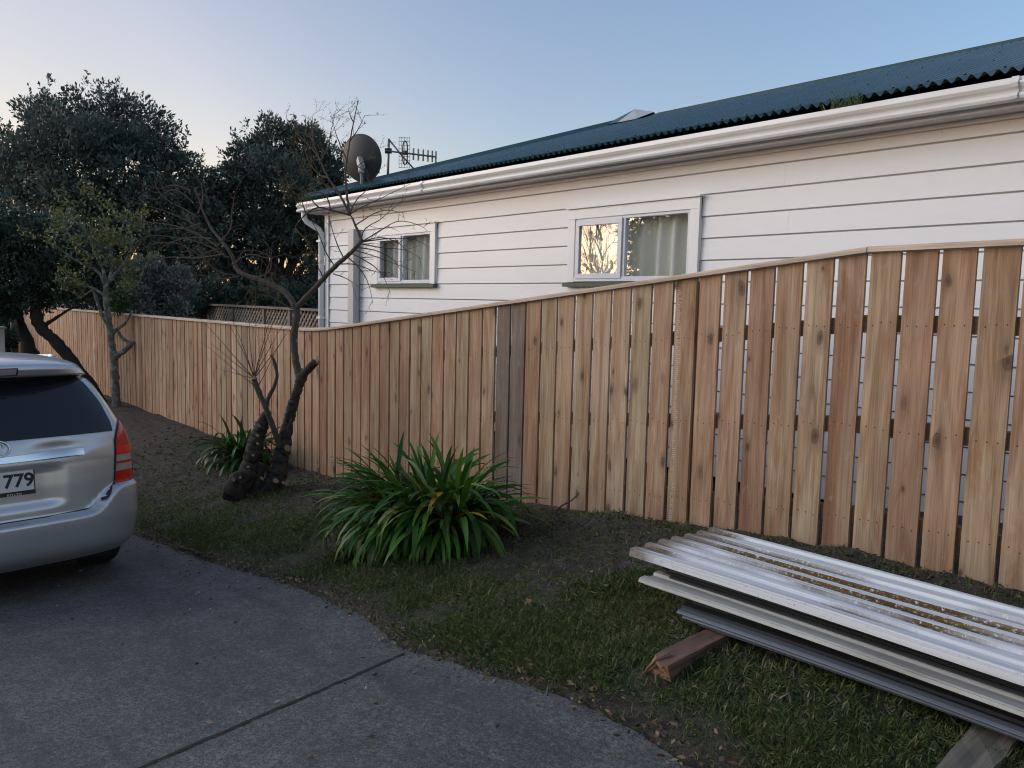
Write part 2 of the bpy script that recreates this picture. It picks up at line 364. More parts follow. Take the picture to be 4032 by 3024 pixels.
# ------------------------------------------------------------------ mesh builder
class MB:
    def __init__(s): s.v, s.f, s.m, s.r = [], [], [], []
    def add(s, verts, faces, rnd=None, mi=0):
        o = len(s.v)
        s.v += [tuple(p) for p in verts]
        q = random.random() if rnd is None else rnd
        for fc in faces:
            s.f.append(tuple(i + o for i in fc)); s.m.append(mi); s.r.append(q)
    def hexa(s, c, rnd=None, mi=0):
        s.add(c, [(0, 3, 2, 1), (4, 5, 6, 7), (0, 1, 5, 4), (1, 2, 6, 5), (2, 3, 7, 6), (3, 0, 4, 7)], rnd, mi)
    def box(s, x0, x1, y0, y1, z0, z1, rnd=None, mi=0):
        s.hexa([(x0, y0, z0), (x1, y0, z0), (x1, y1, z0), (x0, y1, z0), (x0, y0, z1), (x1, y0, z1), (x1, y1, z1), (x0, y1, z1)], rnd, mi)
    def beam(s, a, b, w, h, rnd=None, mi=0, up=(0, 0, 1)):
        a, b = Vector(a), Vector(b); d = (b - a).normalized(); sd = d.cross(Vector(up)).normalized(); u = sd.cross(d)
        c = []
        for p in (a, b):
            c += [p - sd * w / 2 - u * h / 2, p + sd * w / 2 - u * h / 2, p + sd * w / 2 + u * h / 2, p - sd * w / 2 + u * h / 2]
        s.hexa(c, rnd, mi)
    def tube(s, pts, radii, n=8, rnd=None, mi=0, wob=0.0):
        pts = [Vector(p) for p in pts]
        if isinstance(radii, (int, float)): radii = [radii] * len(pts)
        vs, fs = [], []
        ref = None
        for i, p in enumerate(pts):
            d = (pts[min(i + 1, len(pts) - 1)] - pts[max(i - 1, 0)])
            d = d.normalized() if d.length > 1e-9 else Vector((0, 0, 1))
            if ref is None: ref = d.orthogonal().normalized()
            ref = (ref - d * ref.dot(d)); ref = ref.normalized() if ref.length > 1e-6 else d.orthogonal().normalized()
            bi = d.cross(ref)
            for k in range(n):
                a = 2 * math.pi * k / n
                rr = radii[i] * (1 + (random.uniform(-wob, wob) if wob else 0))
                vs.append(p + (ref * math.cos(a) + bi * math.sin(a)) * rr)
        for i in range(len(pts) - 1):
            for k in range(n):
                k2 = (k + 1) % n
                fs.append((i * n + k, i * n + k2, (i + 1) * n + k2, (i + 1) * n + k))
        fs.append(tuple(reversed(range(n)))); fs.append(tuple((len(pts) - 1) * n + k for k in range(n)))
        s.add(vs, fs, rnd, mi)
    def disc(s, c, nrm, r, n=12, rnd=None, mi=0, thick=0.0, ell=1.0):
        c, nrm = Vector(c), Vector(nrm).normalized(); a = nrm.orthogonal().normalized(); b = nrm.cross(a)
        ring = [c + (a * math.cos(2 * math.pi * k / n) * ell + b * math.sin(2 * math.pi * k / n)) * r for k in range(n)]
        if thick:
            s.add([p - nrm * thick for p in ring] + ring, [tuple(reversed(range(n))), tuple(range(n, 2 * n))] + [(k, (k + 1) % n, n + (k + 1) % n, n + k) for k in range(n)], rnd, mi)
        else: s.add(ring, [tuple(range(n))], rnd, mi)
    def grid(s, pts, rnd=None, mi=0, flip=False):
        R, C = len(pts), len(pts[0])
        fs = []
        for i in range(R - 1):
            for j in range(C - 1):
                q = (i * C + j, i * C + j + 1, (i + 1) * C + j + 1, (i + 1) * C + j)
                fs.append(tuple(reversed(q)) if flip else q)
        s.add([p for row in pts for p in row], fs, rnd, mi)
    def build(s, name, mats, parent=None, smooth=False, local=False, bevel=0.0):
        off = Vector((0, 0, 0))
        if parent is not None and not local:
            q = parent
            while q is not None: off += q.location; q = q.parent
        me = bpy.data.meshes.new(name)
        me.from_pydata([(p[0] - off[0], p[1] - off[1], p[2] - off[2]) for p in s.v], [], s.f)
        if not isinstance(mats, (list, tuple)): mats = [mats]
        for m in mats: me.materials.append(m)
        me.polygons.foreach_set('material_index', s.m)
        at_ = me.attributes.new('rnd', 'FLOAT', 'FACE'); at_.data.foreach_set('value', s.r)
        if smooth: me.polygons.foreach_set('use_smooth', [True] * len(s.f))
        me.update()
        o = bpy.data.objects.new(name, me); COL.objects.link(o)
        if parent is not None: o.parent = parent
        if bevel:
            b = o.modifiers.new('bevel', 'BEVEL'); b.width = bevel; b.segments = 2; b.limit_method = 'ANGLE'
        return o
def np_mesh(name, V, Fc, rnd, material, parent=None, smooth=False):
    """V (n,3), Fc (m,k) constant face size, rnd per face"""
    off = Vector((0, 0, 0)); q = parent
    while q is not None: off += q.location; q = q.parent
    V = V - np.array(off)
    me = bpy.data.meshes.new(name); k = Fc.shape[1]
    me.vertices.add(len(V)); me.vertices.foreach_set('co', V.astype(np.float32).ravel())
    me.loops.add(Fc.size); me.loops.foreach_set('vertex_index', Fc.astype(np.int32).ravel())
    me.polygons.add(len(Fc)); me.polygons.foreach_set('loop_start', np.arange(0, Fc.size, k, dtype=np.int32))
    me.polygons.foreach_set('loop_total', np.full(len(Fc), k, np.int32))
    me.materials.append(material)
    a = me.attributes.new('rnd', 'FLOAT', 'FACE'); a.data.foreach_set('value', np.asarray(rnd, np.float32))
    if smooth: me.polygons.foreach_set('use_smooth', np.ones(len(Fc), bool))
    me.update(calc_edges=True); me.validate()
    o = bpy.data.objects.new(name, me); COL.objects.link(o)
    if parent is not None: o.parent = parent
    return o
def tag(o, label=None, cat=None, group=None, kind=None):
    for k, v in (('label', label), ('category', cat), ('group', group), ('kind', kind)):
        if v: o[k] = v
    return o
def empty(name, loc, label, cat, group=None):
    o = bpy.data.objects.new(name, None); COL.objects.link(o)
    o.location = loc; o.empty_display_size = 0.1
    return tag(o, label, cat, group)

# ================================================================== GROUND
edge_px = [(1480, 1659), (1330, 1570), (1170, 1500), (1010, 1450), (865, 1405), (800, 1345), (640, 1270), (440, 1215), (300, 1160)]
edge_pts = sorted([tuple(on_ground(*p))[:2] for p in edge_px])
ex = [-40, -14] + [p[0] for p in edge_pts] + [0.0, 4.0]
ey = [2.2, 2.0] + [p[1] for p in edge_pts] + [edge_pts[-1][1] + 0.45, edge_pts[-1][1] + 1.0]
def edge_y(X):
    return float(np.interp(X, ex, ey)) + 0.018 * noise.noise((X * 3.1, 0.3, 0)) + 0.016 * noise.noise((X * 9.0, 4.3, 0)) + 0.014 * noise.noise((X * 31.0, 4.3, 0))
def lump(X, Y):
    v = 0.034 * noise.noise((X * 1.6, Y * 1.6, 1.0)) + 0.024 * noise.noise((X * 5, Y * 5, 2.0)) + 0.016 * noise.noise((X * 14, Y * 14, 3.0))
    mound = 0.05 * math.exp(-((X + 3.4) / 0.8) ** 2 - ((Y - 3.95) / 0.35) ** 2) + 0.05 * math.exp(-((X + 7.6) / 0.7) ** 2 - ((Y - 3.4) / 0.5) ** 2)
    return v + mound
def lawn_z(X, Y):
    e = edge_y(X)
    return base_z(X, Y) + 0.012 + (0.028 + lump(X, Y)) * sstep(e - 0.01, e + 0.25, Y)
xs = sorted(set([-900, -400, -200, -100, -60, -40, -30] + list(np.round(np.arange(-24, -10, 0.4), 3)) + list(np.round(np.arange(-10, 1.0, 0.055), 3)) + [1.5, 2, 3, 5, 8, 12, 20, 40, 100, 300, 900]))
ys = sorted(set([-900, -400, -100, -40, -20, -10, -6, -4, -2, 0, 1] + list(np.round(np.arange(1.2, 4.5, 0.05), 3)) + [4.8, 5.2, 5.8, 6.5, 8, 11, 15, 22, 40, 100, 400, 900]))
mb = MB(); gv = []; gg = []
for Y in ys:
    row = []
    for X in xs:
        inside = -14 <= X <= 3 and -3.9 < Y
        e = edge_y(X)
        if inside and Y < e + 0.004: z = base_z(X, Y) - 0.03
        elif 1.0 < Y < 5 and -24 < X < 1.2: z = lawn_z(X, Y)
        else: z = base_z(X, Y)
        row.append((X, Y, z))
        n1 = noise.noise((X * 0.9, Y * 0.9, 9))
        soil_fence = sstep(2.95 - .35 * math.exp(-((X + 3.3) / .9) ** 2), 3.6 - .35 * math.exp(-((X + 3.3) / .9) ** 2), Y + 0.5 * n1) * (1 if X < -2.6 else 0.6)
        soil_left = sstep(-4.4, -10.0, X) * 0.75
        gg.append(max(0.0, 0.72 * sstep(e, e + .16, Y) - soil_fence * 0.95 - soil_left - (0.5 if X < -90 else 0)))
    gv.append(row)
mb.grid(gv, 0.5)
g = mb.build('ground', M['ground'], smooth=True)
a = g.data.attributes.new('grassy', 'FLOAT', 'POINT'); a.data.foreach_set('value', gg)
tag(g, kind='structure')
# driveway: one concrete sheet with a ragged right edge
mb = MB(); rows = []
for X in list(np.arange(-14, -6, 0.25)) + list(np.arange(-6, 0.8, 0.03)) + [1.0, 1.5, 2, 2.5, 3]:
    e = edge_y(X); r = []
    for k in range(26):
        t = k / 25.0
        Y = -3.8 + (e + 3.8) * (1 - (1 - t) ** 1.6)
        r.append((X, Y, base_z(X, Y) + 0.012 + 0.006 * noise.noise((X * 0.8, Y * 0.8, 5))))
    rows.append(r)
mb.grid(rows, 0.5, flip=True)
drive = mb.build('driveway', M['concrete'], smooth=True); tag(drive, kind='structure')
ja, jb = on_ground(285, 1675), on_ground(872, 1420)
mb = MB(); L_, R_ = [], []
for k in range(220):
    t = -1.6 + k / 219 * 2.6
    p = ja.lerp(jb, t); w = 0.007 + 0.004 * noise.noise((k * 0.37, 1, 1))
    q = 0.006 * noise.noise((k * 0.2, 7, 1))
    z = base_z(p.x, p.y) + 0.0165 + 0.006 * noise.noise((p.x * 0.8, p.y * 0.8, 5))
    L_.append((p.x + q - w, p.y, z)); R_.append((p.x + q + w, p.y, z))
mb.grid([L_, R_], 0.5, flip=True)
M['joint'] = mat('mossy_joint', (0.022, 0.020, 0.013), 0.95)
tag(mb.build('driveway_joint', M['joint']), kind='structure')

# ================================================================== FENCE
FY = 4.30
root = empty('paling_fence', (-8.4, FY, base_z(-8.4, FY)), 'long new timber paling fence with pale capping, gaps between its boards at the right', 'fence')
PITCH = 0.1833
def sec_build(k0, k1):
    mb = MB()
    for k in range(k0, k1):
        x = -1.374 - 0.085 - PITCH * k
        hw = 0.0785 if k < 22 else (0.0785 - 0.0005 * min(1, (k - 22) / 12)); x0 = x - hw + random.uniform(-.004, .003); x1 = x + hw + random.uniform(-.003, .004)
        t0, t1 = fence_top(x0) - 0.004, fence_top(x1) - 0.004
        b = fence_top(x) - 1.665 + random.uniform(-0.02, 0.012)
        y0 = FY - 0.019 + random.uniform(-.003, .003); y1 = y0 + 0.019
        ln = random.uniform(-.004, .004)
        q = random.random() * 0.93
        if k in (19, 20): q = 0.97 + 0.02 * (k - 19)
        if k == 49: q = 0.945
        mb.hexa([(x0 + ln, y0, b), (x1 + ln, y0, b), (x1 + ln, y1, b), (x0 + ln, y1, b), (x0, y0, t0), (x1, y0, t1), (x1, y1, t1), (x0, y1, t0)], q)
        if k == 10:                                         # pale dashes of a mill stamp down one board
            zz = b + .03
            while zz < t0 - .05:
                if random.random() < .85:
                    L_ = random.uniform(.012, .03); xx = x0 + .016 + .010 * random.random()
                    mb.add([(xx, y0 - .0007, zz), (xx + L_, y0 - .0007, zz + .001), (xx + L_, y0 - .0007, zz + .005), (xx, y0 - .0007, zz + .004)], [(0, 1, 2, 3)], .5, 2)
                zz += .013
        if k < 48:
            for dz in (0.375, 0.925, 1.43):
                for fx in (0.2, 0.5, 0.8):
                    px, pz = x0 + (x1 - x0) * fx, (t0 + t1) / 2 - dz + random.uniform(-.012, .012)
                    mb.disc((px, y0 - 0.0006, pz), (0, -1, 0), 0.0042, 6, 0.5, 1)
    return mb
M['panel_mats'] = None
nfar = 141
for (k0, k1) in ((-6, 4), (4, 38), (38, nfar)):
    sec_build(k0, k1).build('paling_panel', [M['paling'], M['nail'], M['chalk']], root)
# capping in lengths that meet end to end
def cap_len(x0, x1, rnd):
    mb = MB(); n = max(2, int((x1 - x0) / 0.25)); rows = []
    for i in range(n + 1):
        X = x0 + (x1 - x0) * i / n; t = fence_top(X)
        prof = [(FY - 0.052, t + 0.001), (FY - 0.054, t + 0.020), (FY - 0.046, t + 0.030), (FY + 0.052, t + 0.036), (FY + 0.06, t + 0.030), (FY + 0.06, t + 0.001)]
        rows.append([(X, y, z) for y, z in prof] + [(X, prof[0][0], prof[0][1])])
    mb.grid(rows, rnd)
    mb.add(rows[0][:6], [(0, 1, 2, 3, 4, 5)], rnd); mb.add(rows[-1][:6], [(5, 4, 3, 2, 1, 0)], rnd)
    return mb.build('capping_rail', M['cap'], root)
for x0, x1 in ((-27.4, -22.0), (-21.997, -17.2), (-17.197, -12.6), (-12.597, -8.43), (-8.427, -7.05), (-7.047, -2.10), (-2.094, 1.0)):
    cap_len(x0, x1, random.random())
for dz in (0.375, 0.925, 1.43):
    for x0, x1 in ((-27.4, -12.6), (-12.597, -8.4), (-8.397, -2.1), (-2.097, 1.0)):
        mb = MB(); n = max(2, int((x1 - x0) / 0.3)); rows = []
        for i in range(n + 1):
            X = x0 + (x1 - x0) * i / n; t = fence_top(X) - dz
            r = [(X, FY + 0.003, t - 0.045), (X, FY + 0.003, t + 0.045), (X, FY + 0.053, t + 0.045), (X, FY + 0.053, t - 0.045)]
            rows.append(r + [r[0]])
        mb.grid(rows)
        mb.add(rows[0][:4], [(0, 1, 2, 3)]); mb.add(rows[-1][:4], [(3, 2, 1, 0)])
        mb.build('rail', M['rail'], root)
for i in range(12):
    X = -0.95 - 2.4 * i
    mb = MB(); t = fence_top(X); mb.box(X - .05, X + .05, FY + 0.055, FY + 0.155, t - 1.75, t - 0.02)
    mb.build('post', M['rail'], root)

# ================================================================== HOUSE
HY = 5.8
GZ = -2.05
house = empty('weatherboard_house', (-5.0, HY, GZ), 'single storey white weatherboard house with green corrugated roof behind the fence', 'house')
LAPS = [0.7755 + 0.1845 * n for n in range(-12, 4)]
WIN = [(-1.0205 * HY, -0.745 * HY, 0.0405 * HY, 0.1637 * HY), (-1.664 * HY, -1.418 * HY, 0.0395 * HY, 0.1660 * HY)]
XL, XR = -11.05, 9.0
mb = MB()
joints = {3: [-4.36, -0.9], 2: [-6.6, -2.4], 1: [-3.55, -6.9], 0: [-4.9, -8.0], -1: [-3.5, -9.0], -2: [-6.0], -4: [-3.0]}
for i, z0 in enumerate(LAPS):
    n = i - 12
    z1 = min(z0 + 0.1845, 1.30)
    brk = [XL, XR] + joints.get(n, []) + [w for W_ in WIN for w in W_[:2] if z1 > W_[2] and z0 < W_[3]]
    brk = sorted(brk)
    zc = [(z0, z1)]
    for a0, a1 in zip(brk[:-1], brk[1:]):
        cells = [(z0, z1)]
        for w in WIN:
            if w[0] <= a0 + 1e-4 and a1 <= w[1] + 1e-4 and z1 > w[2] and z0 < w[3]:
                cells = [c for c in ((z0, min(z1, w[2])), (max(z0, w[3]), z1)) if c[1] - c[0] > 0.004]
        for c0, c1 in cells:
            gx = 0.0006
            yb, yt = HY - 0.012, HY
            f0 = (c0 - z0) / 0.1845; f1 = (c1 - z0) / 0.1845
            ya, yb2 = yb + 0.010 * f0, yb + 0.010 * f1
            rb = c0 + (0.0 if c0 > z0 + 1e-6 else 0.012)
            mb.hexa([(a0 + gx, ya, rb), (a1 - gx, ya, rb), (a1 - gx, HY + 0.02, c0 + 0.0), (a0 + gx, HY + 0.02, c0 + 0.0), (a0 + gx, yb2, c1), (a1 - gx, yb2, c1), (a1 - gx, HY + 0.02, c1), (a0 + gx, HY + 0.02, c1)], random.random())
wall = mb.build('wall', M['board'], house)
mb = MB()
mb.box(XL, XL + 0.02, HY + 0.03, 12.0, LAPS[0], 1.30); mb.box(XL, XR, 12.0, 12.02, LAPS[0], 1.3); mb.box(XR - 0.02, XR, HY + 0.03, 12.0, LAPS[0], 1.3)
# dark lining behind the boards, cut round the windows
def lining(z0, z1, holes):
    xcur = XL + 0.03
    for h in sorted(holes):
        mb.box(xcur, h[0], HY + 0.022, HY + 0.05, z0, z1); xcur = h[1]
    mb.box(xcur, XR - 0.03, HY + 0.022, HY + 0.05, z0, z1)
lining(LAPS[0], 0.23, []); lining(0.236, 0.948, WIN); lining(0.966, 1.3, [])
mb.build('end_wall', M['board'], house)
mb = MB(); mb.box(XL + 0.05, XR - 0.05, HY + 0.05, 11.9, GZ - 0.1, LAPS[0] - 0.02)
mb.build('foundation', M['found'], house)
mb = MB(); mb.box(XL + 0.03, XR - .03, HY + 1.2, HY + 1.25, -1.4, 1.3); mb.box(XL + 0.03, XR - .03, HY + .06, HY + 1.2, -0.6, -0.55)
M['room'] = mat('dim_room_wall', (0.45, 0.42, 0.38), 0.9)
mb.build('room_wall', M['room'], house)
mb = MB(); mb.box(XL - 0.02, XL + 0.09, HY - 0.03, HY - 0.013, LAPS[0], 1.27); mb.box(XL - 0.02, XL - 0.001, HY - 0.013, HY + 0.1, LAPS[0], 1.27)
mb.build('corner_board', M['trim'], house)
# roof
YE, XE, ZE, SL, RUN = 5.52, -11.30, 1.476, 0.340, 3.41
YR, ZR = YE + RUN, ZE + SL * RUN - 0.0
XA = XE + RUN
nrm = Vector((0, -SL, 1)).normalized()
mb = MB(); P_, A_ = 0.0762, 0.0165
NT = 4
cols = []
x = XE
while x < XR + 0.4:
    tm = min(RUN, x - XE)
    wv = A_ * math.cos(2 * math.pi * x / P_)
    col = []
    for j in range(NT + 1):
        t = tm * j / NT
        droop = -0.004 if j == 0 else 0
        col.append((x + nrm.x * wv, YE + t + nrm.y * wv, ZE + SL * t + nrm.z * wv + droop))
    cols.append(col); x += P_ / 8
mb.grid(cols, 0.5)
# underside strip so the sheet edge has thickness
mb.grid([[(c[0][0], c[0][1], c[0][2]), (c[0][0], c[0][1] + 0.001, c[0][2] - 0.003)] for c in cols], 0.5)
# back and end faces
mb.add([(XE, YE + 2 * RUN, ZE), (XR + .4, YE + 2 * RUN, ZE), (XR + .4, YR, ZR), (XA, YR, ZR)], [(1, 0, 3, 2)], 0.5)
cols = []
y = YE
while y < YE + 2 * RUN:
    tm = min(RUN, y - YE, YE + 2 * RUN - y) ; wv = A_ * math.cos(2 * math.pi * y / P_)
    cols.append([(XE + t - SL * wv * 0.9, y, ZE + SL * t + wv) for t in (0, max(tm, 0.0) * 0.5, max(tm, 0.0))]); y += P_ / 8
mb.grid(cols, 0.5, flip=True)
# lead head nails
for t, step in ((0.10, 3), (0.95, 4), (1.9, 4), (2.8, 4)):
    k = 0
    x = XE + t + 0.3
    x = math.ceil(x / P_) * P_
    while x < XR:
        if min(RUN, x - XE) > t + 0.1:
            p = Vector((x, YE + t, ZE + SL * t)) + nrm * (A_ + 0.001)
            mb.disc(p, nrm, 0.011, 8, 0.5, 0, 0.006)
        x += P_ * step
roof = mb.build('roof', M['roof'], house, smooth=False)
for p in roof.data.polygons: p.use_smooth = len(p.vertices) == 4
mb = MB()
def cap_strip(a, b, w, h, d1, d2, seg=1):
    """folded cap over a ridge or hip: d1, d2 = unit directions down either slope"""
    a, b = Vector(a), Vector(b); rows = []
    for i in range(seg + 1):
        p = a.lerp(b, i / seg)
        rows.append([p + d1 * w - Vector((0, 0, 0.0)), p + d1 * w + Vector((0, 0, 0.010)), p + d1 * 0.03 + Vector((0, 0, h * .8)), p + Vector((0, 0, h)), p + d2 * 0.03 + Vector((0, 0, h * .8)), p + d2 * w + Vector((0, 0, 0.010)), p + d2 * w])
    mb.grid(rows, 0.5)
dF = Vector((0, -1, -SL)).normalized(); dB = Vector((0, 1, -SL)).normalized(); dL = Vector((-1, 0, -SL)).normalized()
cap_strip((XA + 0.42, YR, ZR + .012), (XR + .4, YR, ZR + .012), 0.21, 0.022, dF, dB)
mb.build('ridge_capping', M['ridge'], roof)
mb = MB()
cap_strip((XE + 0.02, YE + 0.02, ZE + .012), (XA, YR, ZR + .012), 0.13, 0.055, Vector((1, -0.0, 0)) * .7 + Vector((0, -.7, -.25)) * 0 + Vector((0.1, -0.1, -0.06)), Vector((-0.7, 0.7, -.18)))
mb.build('hip_capping', M['roof'], roof)
# pale flashing where hip and ridge meet, a small peaked saddle
mb = MB()
ap = Vector((XA - 0.0, YR, ZR + 0.15)); q = 0.0
a1 = Vector((XA - 0.30, YR - 0.30, ZR - SL * .30 + 0.03)); a2 = Vector((XA + 0.26, YR - 0.28, ZR - SL * .28 + 0.025)); rr = Vector((XA + 0.36, YR - 0.02, ZR + 0.05)); bk = Vector((XA + .2, YR + .4, ZR - SL * .4 + .03)); bl = Vector((XA - .4, YR + .3, ZR - SL * .35 + .03))
a3 = Vector((XA - 0.02, YR - 0.34, ZR - SL * .34 + 0.03))
mb.add([ap, a3, a2, rr], [(0, 1, 2, 3)], 0.5, 0)
mb.add([ap, a1, a3], [(0, 1, 2)], 0.5, 1)
mb.add([ap, rr, bk], [(0, 1, 2)], 0.5, 0); mb.add([ap, bk, bl, a1], [(0, 1, 2, 3)], 0.5, 1)
for i in range(7):
    p = a3.lerp(a2, 0.06 + i / 7.0) + Vector((0, 0.03, 0.012)); mb.disc(p + Vector((0, -.004, .003)), (0, -.4, 1), 0.009, 6, .5, 2)
mb.build('ridge_flashing', [M['flash'], M['roof'], M['nail']], roof)
# gutter, fascia, soffit
YG = 5.48
prof = [(YE + 0.06, 1.31), (YE + 0.045, 1.288), (YG + 0.03, 1.276), (YG - 0.012, 1.283), (YG - 0.018, 1.300), (YG - 0.010, 1.318), (YG + 0.012, 1.322), (YG + 0.004, 1.336), (YG - 0.012, 1.352), (YG - 0.022, 1.372), (YG - 0.020, 1.385), (YG - 0.006, 1.388), (YG - 0.004, 1.412), (YG + 0.006, 1.412), (YG + 0.006, 1.36), (YE + 0.04, 1.31)]
XG = -11.37
gut = MB()
rows = []
for X in (XG, -6.0, -5.997, -1.865, -1.862, XR + .4):
    rows.append([(X, y, z) for y, z in prof])
gut.grid(rows, 0.5, flip=True)
# return along the hip end
rows = [[(XG - (y - YG) * 1.0 * 0 + (y - YG), Y, z) for y, z in prof] for Y in (YG, YE + 2 * RUN)]
gut.grid(rows, 0.5)
gutter = gut.build('gutter', M['gutter'], house)
mb = MB()
for X in (-8.1, -1.864):
    pr = [(YG - 0.015 + dy, z) for dy, z in ((0, 1.283), (-.006, 1.300), (0.002, 1.318), (.022, 1.322), (.014, 1.336), (-.004, 1.352), (-.012, 1.374), (0.002, 1.389), (0.004, 1.414))]
    mb.grid([[(X + dx, y - 0.008, z) for y, z in pr] for dx in (-0.02, 0.02)], 0.5, flip=True)
    mb.build('gutter_bracket', M['gutter'], gutter); mb = MB()
mb = MB(); mb.box(XE + 0.03, XR + .4, YE + 0.062, YE + 0.085, 1.262, 1.42); mb.box(XE + 0.03, XE + 0.05, YE + 0.085, YE + 2 * RUN, 1.262, 1.42)
mb.build('fascia', M['trim'], house)
mb = MB(); mb.box(XE + 0.05, XR + .4, YE + 0.086, HY + 0.04, 1.268, 1.284); mb.box(XE + .05, XL, HY + .04, YE + 2 * RUN, 1.268, 1.284)
mb.build('soffit', M['soffit'], house)
mb = MB(); mb.box(XL + .09, XR, HY - 0.035, HY - 0.014, 1.235, 1.267)
mb.build('frieze_moulding', M['trim'], house)
# round downpipe with its swan neck at the left corner, and the flat duct beside the small window
mb = MB()
mb.tube([(-11.25, 5.53, 1.30), (-11.25, 5.53, 1.20), (-11.22, 5.56, 1.14), (-11.13, 5.70, 1.04), (-11.11, 5.735, 0.98), (-11.11, 5.735, 0.5), (-11.11, 5.735, GZ + .1)], 0.042, 14)
dp = mb.build('downpipe', M['trim'], house, smooth=True)
mb = MB()
for z in (0.85, -0.28):
    mb.box(-11.165, -11.055, 5.685, HY - 0.014, z, z + 0.03)
    mb.build('pipe_strap', M['trim'], dp); mb = MB()
mb = MB(); mb.box(-10.23, -10.07, HY - 0.115, HY - 0.016, -0.9, 0.985); mb.build('vent_duct', M['pipe'], house, bevel=0.008)

def window(idx, x0, x1, z0, z1, split):
    mb = MB(); c = 0.098; y = HY - 0.042
    mb.box(x0, x1, y, HY - 0.014, z1 - c, z1); mb.box(x0, x0 + c, y, HY - 0.014, z0, z1 - c); mb.box(x1 - c, x1, y, HY - 0.014, z0, z1 - c)
    mb.box(x0 - 0.015, x1 + 0.015, y - 0.022, HY - 0.014, z1 + 0.001, z1 + 0.016)
    w = mb.build('window', M['trim'], house, bevel=0.003)
    mb = MB(); X0, X1, Z0, Z1 = x0 + c, x1 - c, z0 + 0.005, z1 - c; f = 0.045; yy = HY - 0.030
    xs_ = X0 + (X1 - X0) * split
    mb.box(X0, X1, yy, HY + 0.04, Z1 - f * .6, Z1); mb.box(X0, X1, yy - 0.012, HY + 0.04, Z0, Z0 + f)
    mb.box(X0, X0 + f * .7, yy, HY + .04, Z0 + f, Z1 - f * .6); mb.box(X1 - f * .7, X1, yy, HY + .04, Z0 + f, Z1 - f * .6)
    mb.box(xs_ - 0.022, xs_ + 0.022, yy - .004, HY + .04, Z0 + f, Z1 - f * .6)
    mb.build('window_frame', M['alu'], w, bevel=0.003)
    # opening sash on the left, standing proud
    mb = MB(); s0, s1, t0, t1 = X0 + f * .7 - .012, xs_ - 0.010, Z0 + f * .6, Z1 - f * .45; sw = 0.05; ys_ = yy - 0.020
    mb.box(s0, s1, ys_, yy - .005, t1 - sw, t1); mb.box(s0, s1, ys_, yy - .005, t0, t0 + sw); mb.box(s0, s0 + sw, ys_, yy - .005, t0 + sw, t1 - sw); mb.box(s1 - sw, s1, ys_, yy - .005, t0 + sw, t1 - sw)
    mb.build('sash', M['alu'], w, bevel=0.003)
    mb = MB(); mb.add([(s0 + sw, HY - .03, t0 + sw), (s1 - sw, HY - .03, t0 + sw), (s1 - sw, HY - .03, t1 - sw), (s0 + sw, HY - .03, t1 - sw)], [(0, 1, 2, 3)])
    mb.build('pane', M['pane'], w)
    mb = MB(); mb.add([(xs_ + .022, HY - .012, Z0 + f), (X1 - f * .7, HY - .012, Z0 + f), (X1 - f * .7, HY - .012, Z1 - f * .6), (xs_ + .022, HY - .012, Z1 - f * .6)], [(0, 1, 2, 3)])
    mb.build('pane', M['pane'], w)
    mb = MB(); mb.hexa([(x0 - .03, HY - .07, z0 - .045), (x1 + .01, HY - .07, z0 - .045), (x1 + .01, HY - .014, z0 - .045), (x0 - .03, HY - .014, z0 - .045), (x0 - .03, HY - .075, z0 - .006), (x1 + .01, HY - .075, z0 - .006), (x1 + .01, HY - .014, z0 - .002), (x0 - .03, HY - .014, z0 - .002)])
    mb.build('sill', M['green'], w)
    return xs_, X0, X1, Z0, Z1
def curtain(x0, x1, z0, z1, folds, amp, label, y=HY + 0.10):
    mb = MB(); rows = []; n = folds * 10
    ph = random.random() * 6
    for j in range(9):
        t = j / 8.0; z = z1 + (z0 - z1) * t; r = []
        for i in range(n + 1):
            u = i / n
            a_ = amp * (0.55 + 0.45 * t)
            yy = y + a_ * math.sin(2 * math.pi * folds * (u + 0.03 * math.sin(5 * u + ph)) + ph + 0.35 * t) + 0.4 * a_ * math.sin(2 * math.pi * folds * 0.37 * u + ph * 2)
            r.append((x0 + (x1 - x0) * u + 0.012 * t * math.sin(9 * u + ph), yy, z))
        rows.append(r)
    mb.grid(rows, 0.5)
    o = mb.build('curtain', M['curtain'], smooth=True)
    return tag(o, label, 'curtain', 'curtains behind the house windows')
xs_, X0, X1, Z0, Z1 = window(0, *WIN[0], 0.455)
curtain(X0 - .22, xs_ - .02, Z0 - .1, Z1 + .06, 7, 0.028, 'cream curtain behind the left opening pane of the large window')
curtain(xs_ - .10, X1 + .12, Z0 - .1, Z1 + .06, 6, 0.05, 'cream curtain in deep folds behind the right pane of the large window', HY + .13)
xs_, X0, X1, Z0, Z1 = window(1, *WIN[1], 0.475)
curtain(X0 - .40, xs_ - .16, Z0 - .1, Z1 + .06, 5, 0.03, 'cream curtain behind the left pane of the small window near the house corner')
curtain(xs_ - .12, X1 + .05, Z0 - .1, Z1 + .06, 5, 0.04, 'cream curtain behind the right pane of the small window near the house corner', HY + .13)

